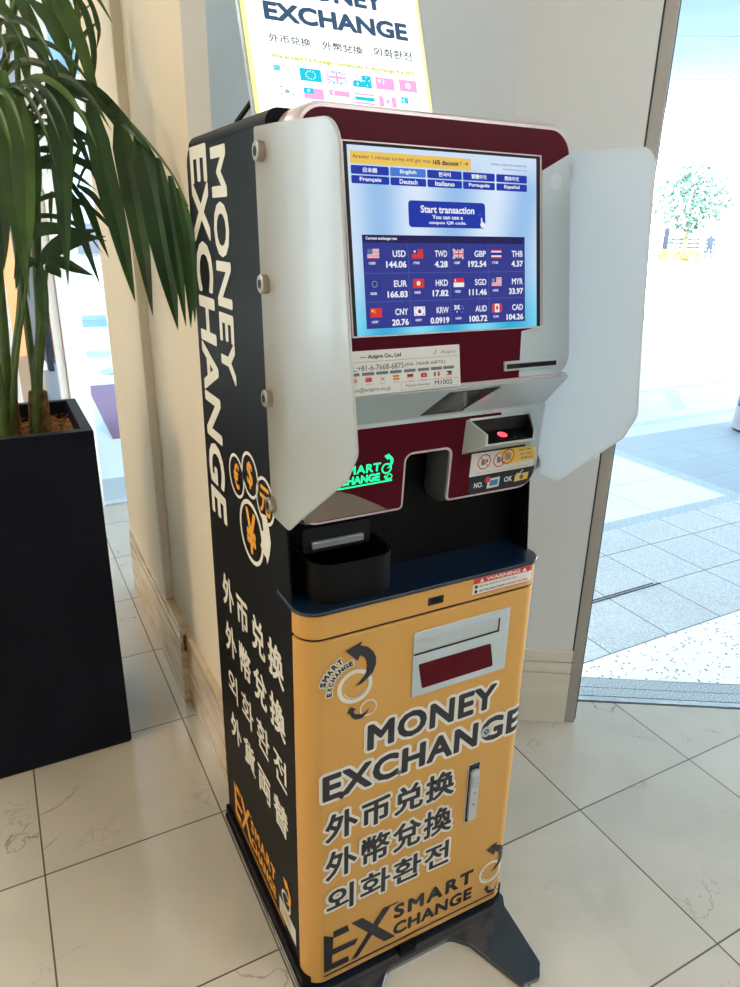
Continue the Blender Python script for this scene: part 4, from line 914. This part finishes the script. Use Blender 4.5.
m.flat([(.442, 1.052), (.473, 1.054), (.474, 1.068), (.443, 1.066)], LW, .0022, 'yellow_sticker'); m.disc((.458, 1.060), .0045, LW, .0024, 'green_ink')
m.flat([(.446, 1.068), (.450, 1.064), (.460, 1.073), (.4585, 1.0745), (.450, 1.067), (.447, 1.070)], LW, .0025, 'sticker')
tag(m.build('advice_sticker', lf, recalc=False), 'dark NO and OK sticker')
# receipt tray
m = MB()
cup = rpoly([(.030, .104, 0), (.030, .012, .045), (.187, .012, .045), (.187, .104, 0)], 9); cin = rpoly([(.034, .104, 0), (.034, .016, .041), (.183, .016, .041), (.183, .104, 0)], 9)
m.loops([[(x, y, .9008) for x, y in cup], [(x, y, .972) for x, y in cup], [(x, y, .972) for x, y in cin], [(x, y, .912) for x, y in cin]], 'case_black')
tr = m.build('receipt_tray', kiosk, smooth=True)
m = MB(); m.prism([(.060, .966), (.160, .966), (.160, .979), (.060, .979)], lambda u, v, w: (u, .1035-w, v), 0, .010, 'silver'); m.build('outlet_slot', tr, bevel=.002)
m = MB(); m.prism(rrect(.045, .175, .958, 1.004, .006), lambda u, v, w: (u, .1045-w, v), 0, .004, 'rubber'); m.build('outlet_frame', tr)
# privacy shields
WG = rpoly([(.075, 1.053, .004), (.004, 1.053, .012), (-.152, 1.180, .012), (-.176, 1.222, .022), (-.160, 1.340, .05), (-.1435, 1.480, .05), (-.132, 1.603, .036), (.098, 1.612, .006)], 7)
def wing(sgn):
    bm = bmesh.new(); V = [bm.verts.new((0, y, z)) for y, z in WG]; bm.faces.new(V)
    for y in (.02, .008, -.004, -.016, -.028): bmesh.ops.bisect_plane(bm, geom=bm.verts[:]+bm.edges[:]+bm.faces[:], plane_co=(0, y, 0), plane_no=(0, 1, 0))
    r_ = bmesh.ops.extrude_face_region(bm, geom=bm.faces[:]); up_ = set(v for v in r_['geom'] if isinstance(v, bmesh.types.BMVert))
    def bend(y): t = -(y-.0); return 0 if y > .02 else (max(0, (.02-y))**2/(2*.048) if y > -.028 else .024+(-.028-y)*1.0)
    for v in bm.verts:
        x = -.018+(.0045 if v in up_ else 0)+bend(v.co.y)*.135; v.co.x = x if sgn < 0 else W-x
    bmesh.ops.recalc_face_normals(bm, faces=bm.faces); me = bpy.data.meshes.new('privacy_shield'); bm.to_mesh(me); bm.free(); me.materials.append(MATS['acrylic'])
    o = bpy.data.objects.new('privacy_shield', me); COL.objects.link(o); o.parent = kiosk; o.matrix_parent_inverse = parent_inv(kiosk)
    b = o.modifiers.new('b', 'BEVEL'); b.width = .0015; b.segments = 2; b.limit_method = 'ANGLE'; b.angle_limit = 50*D
    for z in (1.579, 1.410, 1.246, 1.075):
        m = MB(); y = .064; xs_ = (-.0165, -.0285) if sgn < 0 else (W+.0165, W+.0285)
        n = 24; L = []
        for x, r_ in ((xs_[0], .0130), (xs_[1]+(.0015 if sgn < 0 else -.0015), .0130), (xs_[1], .0115)): L.append([(x, y+r_*math.cos(2*math.pi*k/n), z+r_*math.sin(2*math.pi*k/n)) for k in range(n)])
        m.loops(L, 'chrome'); x = xs_[1]; s2 = -1 if sgn < 0 else 1
        m.loops([[(x+s2*.0002, y+.007*math.cos(2*math.pi*k/6), z+.007*math.sin(2*math.pi*k/6)) for k in range(6)], [(x+s2*.0006, y+.007*math.cos(2*math.pi*k/6), z+.007*math.sin(2*math.pi*k/6)) for k in range(6)]], 'rubber')
        m.build('shield_bolt', o, smooth=True)
        m = MB(); xa, xb = (-.0115, 0) if sgn < 0 else (W, W+.0115)
        m.loops([[(xx, y+.006*math.cos(2*math.pi*k/12), z+.006*math.sin(2*math.pi*k/12)) for k in range(12)] for xx in (xa, xb)], 'chrome'); m.build('spacer', o)
    return o
wing(-1); wing(1)
# small paper tag hanging at the right flank
m = MB(); m.box(W+.0005, W+.002, .26, .30, .10, .16, 'yellow_sticker'); m.box(W+.0005, W+.0022, .262, .30, .16, .185, 'shop_brown'); tag(m.build('paper_tag', kiosk), 'small yellow and brown paper tag')

# ================================================================== backlit sign standing on the machine
sg = empty('light_box_sign', (.19, .3, 1.6382), 'backlit white MONEY EXCHANGE board with flags standing on top of the machine', 'sign')
m = MB(); m.prism(rrect(.0235, .3435, 1.641, 2.06, .003), SG, -.012, 0, 'silver'); sf = m.build('frame', sg, bevel=.001)
em('sg_white', (255, 255, 244), 1.04); em('sg_edge', (255, 255, 150), 0.92); em('sg_ink', (70, 104, 138), 0.50); em('sg_ink2', (100, 124, 146), 0.50); em('sg_yel', (206, 206, 40), 0.61); em('sg_cyan', (30, 214, 236), 0.61); em('sg_pink', (250, 180, 230), 0.64)
m = MB(); m.prism(rrect(.0265, .3405, 1.644, 2.054, .002), SG, 0, .003, 'sg_edge'); m.flat(rect(.032, .335, 1.644, 2.048), SG, .0033, 'sg_white')
TS = lambda s, x0, x1, z0, z1, k, off=.02, **kw: text(m, s, x0, x1, z0, z1, SG, .0037, k, off, **kw)
TS('EXCHANGE', .0605, .3110, 1.7755, 1.8020, 'sg_ink', .045); TS('MONEY', .1080, .2700, 1.8145, 1.8400, 'sg_ink', .045)
TS('外币兑换', .0625, .1315, 1.7448, 1.7568, 'sg_ink2', .02); TS('外幣兌換', .1505, .2215, 1.7443, 1.7568, 'sg_ink2', .02); TS('외화환전', .2415, .3135, 1.7455, 1.7590, 'sg_ink2', .02)
TS('We accept 12 foreign currencies in exchange for JPY', .0620, .3138, 1.7215, 1.7290, 'sg_yel', .04)
PR = ('sg_pink', 'sg_white', 'sg_cyan', 'sg_white')
for cd, x0, x1, z0, z1 in (('USD', .0629, .0880, 1.6995, 1.7129), ('EUR', .1054, .1414, 1.6954, 1.7135), ('GBP', .1509, .1848, 1.6960, 1.7144), ('AUD', .1954, .2295, 1.6955, 1.7138), ('CNY', .2375, .2719, 1.6960, 1.7139), ('HKD', .2818, .3150, 1.6970, 1.7150),
    ('KRW', .0660, .0940, 1.6710, 1.6850), ('TWD', .1077, .1412, 1.6700, 1.6856), ('SGD', .1511, .1871, 1.6705, 1.6865), ('THB', .1958, .2312, 1.6705, 1.6866), ('CAD', .2394, .2713, 1.6700, 1.6857), ('MYR', .2814, .3100, 1.6710, 1.6880)):
    flag(cd, x0, x1, z0, z1, SG, .0037, PR)
m.build('lit_panel', sg, recalc=False)
m = MB(); m.tube([(.045, .240, 1.68), (.035, .33, 1.645)], .004, 'rubber'); m.build('strut', sg)
m = MB(); m.tube([(.30, .245, 1.68), (.30, .36, 1.645)], .006, 'rubber'); m.build('strut', sg)
m = MB(); m.box(.045, .32, .195, .38, 1.6388, 1.643, 'rubber'); m.build('foot', sg)
# ================================================================== planter and palm
pl = empty('planter', (-.38, 1.15, 0), 'tall square dark navy planter box standing on the tiles at the left', 'planter')
X0, X1, Y0, Y1, ZT = -.585, -.178, .956, 1.352, .987
m = MB(); t = .028
P = rect(X0, X1, Y0, Y1); PI_ = rect(X0+t, X1-t, Y0+t, Y1-t)
m.loops([[(x, y, .006) for x, y in P], [(x, y, ZT) for x, y in P], [(x, y, ZT) for x, y in PI_], [(x, y, .80) for x, y in PI_]], 'planter'); m.build('box', pl, bevel=.003)
m = MB(); P2 = offset_poly(P, -.004); m.loops([[(x, y, 0) for x, y in P2], [(x, y, .0065) for x, y in P2]], 'rubber'); m.build('foot', pl)
m = MB(); n = 28; rr = random.Random(5); V = []; F_ = []
for i in range(n+1):
    for j in range(n+1):
        x = X0+t+(X1-X0-2*t)*i/n; y = Y0+t+(Y1-Y0-2*t)*j/n; e = 0 if i in (0, n) or j in (0, n) else 1
        V.append((x, y, .935+e*(.012*math.sin(x*19+1)*math.cos(y*23)+rr.uniform(-.006, .008)-.010*(1 if x > -.24 else 0))))
for i in range(n):
    for j in range(n): a = i*(n+1)+j; F_.append((a, a+1, a+n+2, a+n+1))
m.add(V, F_, 'coir'); so_ = m.build('soil', pl); tag(so_, 'brown coconut fibre covering', kind='stuff')
m = MB()
for i in range(420):
    x = rr.uniform(X0+t+.01, X1-t-.01); y = rr.uniform(Y0+t+.01, Y1-t-.01); a = rr.uniform(0, 6.28); l = rr.uniform(.01, .03); z = .945+rr.uniform(-.005, .012)
    dx, dy = l*math.cos(a), l*math.sin(a); m.add([(x, y, z), (x+dx, y+dy, z+rr.uniform(-.004, .012)), (x+dx+.0012, y+dy+.0012, z+.004), (x+.0012, y+.0012, z+.0015)], [(0, 1, 2, 3)], 'coir')
tag(m.build('fibre', so_, recalc=False), kind='stuff')
palm = empty('potted_palm', (-.37, 1.16, .93), 'large green palm with long drooping fronds growing in the dark planter', 'palm')
STEMS= [([(-0.293, 1.16, 0.963), (-0.283, 1.16, 1.087), (-0.256, 1.16, 1.218), (-0.242, 1.16, 1.389), (-0.224, 1.16, 1.537), (-0.214, 1.16, 1.694), (-0.195, 1.16, 1.752), (-0.15, 1.16, 1.788)], 0.016, 0.006), ([(-0.283, 1.2, 0.952), (-0.286, 1.2, 1.121), (-0.284, 1.2, 1.292), (-0.283, 1.2, 1.46), (-0.283, 1.2, 1.559)], 0.013, 0.005), ([(-0.304, 1.12, 0.974), (-0.275, 1.12, 1.147), (-0.241, 1.12, 1.298), (-0.217, 1.12, 1.408)], 0.008, 0.004), ([(-0.369, 1.15, 0.965), (-0.357, 1.15, 1.094), (-0.345, 1.15, 1.223), (-0.332, 1.15, 1.39), (-0.308, 1.15, 1.578), (-0.265, 1.15, 1.774), (-0.216, 1.15, 1.94), (-0.158, 1.15, 2.044)], 0.016, 0.006), ([(-0.362, 1.22, 0.947), (-0.334, 1.22, 1.107), (-0.296, 1.22, 1.265), (-0.274, 1.22, 1.391), (-0.246, 1.22, 1.584), (-0.223, 1.22, 1.808), (-0.212, 1.22, 1.975), (-0.212, 1.22, 2.092)], 0.012, 0.005), ([(-0.377, 1.1, 0.973), (-0.373, 1.1, 1.156), (-0.374, 1.1, 1.351), (-0.391, 1.1, 1.53)], 0.012, 0.005), ([(-0.365, 1.1, 0.977), (-0.327, 1.1, 1.153), (-0.28, 1.1, 1.325), (-0.255, 1.1, 1.443)], 0.007, 0.003)]
RACH= [[(-0.197, 1.14, 1.749), (-0.154, 1.12, 1.782), (-0.084, 1.08, 1.754), (-0.02, 1.028, 1.725), (-0.02, 0.736, 1.638), (-0.02, 0.563, 1.573), (-0.02, 0.465, 1.518)], [(-0.216, 1.15, 1.94), (-0.155, 1.18, 2.052), (-0.091, 1.2, 2.083), (-0.045, 1.22, 2.039), (-0.023, 1.24, 1.941)], [(-0.214, 1.16, 1.694), (-0.232, 1.1, 1.76), (-0.258, 1.04, 1.763), (-0.299, 0.98, 1.736), (-0.349, 0.94, 1.664)], [(-0.246, 1.22, 1.584), (-0.19, 1.3, 1.686), (-0.118, 1.38, 1.732), (-0.039, 1.45, 1.708), (-0.02, 1.255, 1.608)], [(-0.212, 1.22, 1.975), (-0.21, 1.25, 2.1), (-0.254, 1.2, 2.134), (-0.32, 1.1, 2.076)], [(-0.283, 1.2, 1.46), (-0.232, 1.28, 1.527), (-0.162, 1.34, 1.553), (-0.093, 1.4, 1.533)], [(-0.265, 1.15, 1.774), (-0.288, 1.1, 1.863), (-0.332, 1.05, 1.885)]]
LEAVES= [([(-0.16, 1.02, 1.825), (-0.153, 1.02, 1.767), (-0.169, 1.02, 1.6), (-0.188, 1.02, 1.341)], 0.057), ([(-0.237, 1.03, 1.748), (-0.244, 1.03, 1.639), (-0.261, 1.03, 1.489), (-0.272, 1.03, 1.395)], 0.046), ([(-0.265, 1.05, 1.799), (-0.271, 1.05, 1.7), (-0.279, 1.05, 1.532), (-0.277, 1.05, 1.305)], 0.049), ([(-0.093, 1.0, 1.749), (-0.079, 1.0, 1.614), (-0.057, 1.0, 1.459), (-0.036, 1.0, 1.299)], 0.051), ([(-0.036, 0.99, 1.72), (-0.025, 0.99, 1.606), (-0.02, 0.941, 1.46), (-0.02, 0.871, 1.277)], 0.051), ([(-0.02, 0.861, 1.668), (-0.02, 0.762, 1.555), (-0.02, 0.69, 1.414), (-0.02, 0.619, 1.276)], 0.056), ([(-0.02, 0.679, 1.612), (-0.02, 0.615, 1.494), (-0.02, 0.579, 1.4), (-0.02, 0.546, 1.293)], 0.026), ([(-0.02, 0.587, 1.574), (-0.02, 0.517, 1.467), (-0.02, 0.495, 1.386), (-0.02, 0.506, 1.294)], 0.023), ([(-0.02, 0.53, 1.55), (-0.02, 0.477, 1.477), (-0.02, 0.465, 1.388), (-0.02, 0.471, 1.31)], 0.018), ([(-0.154, 1.0, 1.768), (-0.091, 1.0, 1.766), (-0.03, 1.0, 1.717), (-0.02, 0.749, 1.631)], 0.036), ([(-0.287, 1.13, 1.438), (-0.246, 1.13, 1.462), (-0.18, 1.13, 1.47), (-0.07, 1.13, 1.442)], 0.032), ([(-0.249, 1.12, 1.376), (-0.195, 1.12, 1.432), (-0.147, 1.12, 1.456), (-0.085, 1.12, 1.471)], 0.029), ([(-0.22, 1.1, 1.396), (-0.193, 1.1, 1.392), (-0.159, 1.1, 1.377), (-0.115, 1.1, 1.357)], 0.028), ([(-0.228, 1.1, 1.385), (-0.213, 1.1, 1.377), (-0.203, 1.1, 1.368), (-0.195, 1.1, 1.353)], 0.028), ([(-0.295, 1.1, 1.378), (-0.276, 1.1, 1.387), (-0.262, 1.1, 1.392), (-0.246, 1.1, 1.392)], 0.019), ([(-0.218, 1.12, 1.4), (-0.182, 1.12, 1.42), (-0.125, 1.12, 1.444), (-0.072, 1.12, 1.454)], 0.019), ([(-0.239, 1.1, 1.392), (-0.243, 1.1, 1.324), (-0.245, 1.1, 1.275), (-0.242, 1.1, 1.232)], 0.028), ([(-0.248, 1.1, 1.392), (-0.271, 1.1, 1.392), (-0.286, 1.1, 1.378), (-0.303, 1.1, 1.326)], 0.028), ([(-0.144, 1.2, 1.571), (-0.128, 1.2, 1.516), (-0.117, 1.2, 1.442), (-0.088, 1.2, 1.321)], 0.026), ([(-0.113, 1.2, 1.56), (-0.094, 1.2, 1.512), (-0.08, 1.2, 1.463), (-0.059, 1.2, 1.397)], 0.02), ([(-0.119, 1.2, 1.577), (-0.084, 1.2, 1.554), (-0.059, 1.2, 1.513), (-0.044, 1.2, 1.464)], 0.016), ([(-0.145, 1.25, 1.614), (-0.108, 1.25, 1.552), (-0.075, 1.25, 1.513), (-0.034, 1.25, 1.479)], 0.013), ([(-0.184, 1.1, 1.952), (-0.151, 1.1, 1.922), (-0.135, 1.1, 1.881), (-0.123, 1.1, 1.838)], 0.028), ([(-0.138, 1.08, 1.97), (-0.111, 1.08, 1.915), (-0.087, 1.08, 1.863), (-0.074, 1.08, 1.765)], 0.034), ([(-0.085, 1.12, 1.99), (-0.061, 1.12, 1.934), (-0.055, 1.12, 1.863), (-0.068, 1.12, 1.788)], 0.016), ([(-0.062, 1.12, 1.993), (-0.045, 1.12, 1.956), (-0.038, 1.12, 1.916), (-0.047, 1.12, 1.878)], 0.01), ([(-0.156, 1.14, 1.984), (-0.129, 1.14, 1.929), (-0.115, 1.14, 1.87), (-0.103, 1.14, 1.8)], 0.029), ([(-0.213, 1.12, 1.972), (-0.187, 1.12, 1.918), (-0.168, 1.12, 1.84), (-0.162, 1.12, 1.758)], 0.029), ([(-0.246, 1.1, 1.944), (-0.225, 1.1, 1.89), (-0.213, 1.1, 1.832), (-0.21, 1.1, 1.762)], 0.031), ([(-0.111, 1.12, 1.986), (-0.085, 1.12, 1.91), (-0.07, 1.12, 1.851), (-0.051, 1.12, 1.759)], 0.019), ([(-0.184, 1.2, 1.744), (-0.14, 1.2, 1.735), (-0.103, 1.2, 1.688), (-0.073, 1.2, 1.591)], 0.023), ([(-0.171, 1.25, 1.729), (-0.113, 1.25, 1.715), (-0.056, 1.25, 1.676), (-0.03, 1.25, 1.62)], 0.017), ([(-0.216, 1.25, 1.657), (-0.156, 1.25, 1.66), (-0.098, 1.25, 1.64), (-0.05, 1.25, 1.623)], 0.017), ([(-0.244, 1.28, 1.611), (-0.182, 1.28, 1.626), (-0.123, 1.28, 1.612), (-0.062, 1.28, 1.57)], 0.02), ([(-0.269, 1.2, 1.65), (-0.213, 1.2, 1.698), (-0.145, 1.2, 1.692), (-0.092, 1.2, 1.656)], 0.026), ([(-0.219, 1.1, 1.73), (-0.218, 1.1, 1.646), (-0.225, 1.1, 1.558), (-0.25, 1.1, 1.478)], 0.028), ([(-0.28, 1.06, 1.72), (-0.303, 1.06, 1.596), (-0.314, 1.06, 1.466), (-0.323, 1.06, 1.376)], 0.043), ([(-0.216, 1.1, 1.558), (-0.251, 1.1, 1.501), (-0.28, 1.1, 1.42), (-0.304, 1.1, 1.35)], 0.019)]

def catmull(P, n):
    P = [Vector(p) for p in P]; P = [P[0]*2-P[1]]+P+[P[-1]*2-P[-2]]; out = []
    for i in range(1, len(P)-2):
        for k in range(n):
            t = k/n; a, b, c, d = P[i-1:i+3]
            out.append(.5*((2*b)+(c-a)*t+(2*a-5*b+4*c-d)*t*t+(3*b-a-3*c+d)*t**3))
    out.append(P[-2]); return out
def leaf(mb, pts, w, k, fold=.25, face=None):
    C = catmull(pts, 5); n = len(C); V = []; F_ = []
    for i, p in enumerate(C):
        t = i/(n-1); wd = w*.5*(min(1, .35+t*3.2) if t < .25 else 1)*(1-max(0, (t-.45)/.55)**1.7)+.0004
        tg = (C[min(i+1, n-1)]-C[max(i-1, 0)]).normalized(); vw = Vector(face) if face else Vector((-.2, -1, .1)); s_ = tg.cross(vw)
        s_ = s_.normalized() if s_.length > 1e-3 else Vector((1, 0, 0)); nn_ = s_.cross(tg).normalized()
        V += [p-s_*wd+nn_*wd*fold, p, p+s_*wd+nn_*wd*fold]
        if i: a = 3*(i-1); b = 3*i; F_ += [(a, a+1, b+1, b), (a+1, a+2, b+2, b+1)]
    mb.add(V, F_, k)
rl = random.Random(11)
for pts, a_, b_ in STEMS:
    C = catmull(pts, 6); n = len(C); m = MB(); pts_ = [Vector(C[0])-Vector((0, 0, .05))]+C
    m.tube(pts_, [a_*1.25]+[a_*(1.15 if i < 5 else 1)+(b_-a_)*i/n for i in range(n)], 'palm_stem', 10); st = m.build('stem', palm, smooth=True)
    if a_ >= .016:
        m = MB(); rs = [a_*1.9, a_*1.75, a_*1.7, a_*1.45]; c0 = Vector(C[0]); c1 = Vector(C[6]); m.tube([c0-Vector((0, 0, .05)), c0, c0+(c1-c0)*.35, c0+(c1-c0)*.75], rs, 'trunk', 12); m.build('trunk_base', st, smooth=True)
for fi, R_ in enumerate(RACH):
    C = catmull(R_, 8); n = len(C); m = MB(); m.tube(C, [.006-.0045*i/n for i in range(n)], 'palm_stem', 6)
    Ltot = sum((C[i+1]-C[i]).length for i in range(n-1)); step = max(1, int(n/ (9 if fi < 3 else 7)))
    for i in (range(1, n-1, step) if fi else ()):
        t = i/n; tg = (C[i+1]-C[i-1]).normalized(); sd = tg.cross(Vector((0, 0, 1))); sd = sd.normalized() if sd.length > .05 else Vector((1, 0, 0))
        for s_ in (-1, 1):
            ln_ = rl.uniform(.24, .38)*(1-.45*t) ; w_ = rl.uniform(.010, .019)*(1-.4*t)
            if fi == 0: ln_ *= .75; w_ *= .7
            d0 = (sd*s_*.75+tg*.55+Vector((0, 0, .15))).normalized(); p = C[i]; P4 = [p]
            v = d0.copy(); pp_ = p.copy()
            for k in range(4): pp_ = pp_+v*(ln_/4); P4.append(pp_.copy()); v = (v+Vector((0, 0, -.62+rl.uniform(-.1, .1)))).normalized()
            # keep leaves clear of the wall
            if any(a.x > -.012 for a in P4): continue
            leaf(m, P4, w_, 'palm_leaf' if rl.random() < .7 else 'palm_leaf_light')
    m.build('frond', palm, recalc=False)
for i, (pts, w_) in enumerate(LEAVES):
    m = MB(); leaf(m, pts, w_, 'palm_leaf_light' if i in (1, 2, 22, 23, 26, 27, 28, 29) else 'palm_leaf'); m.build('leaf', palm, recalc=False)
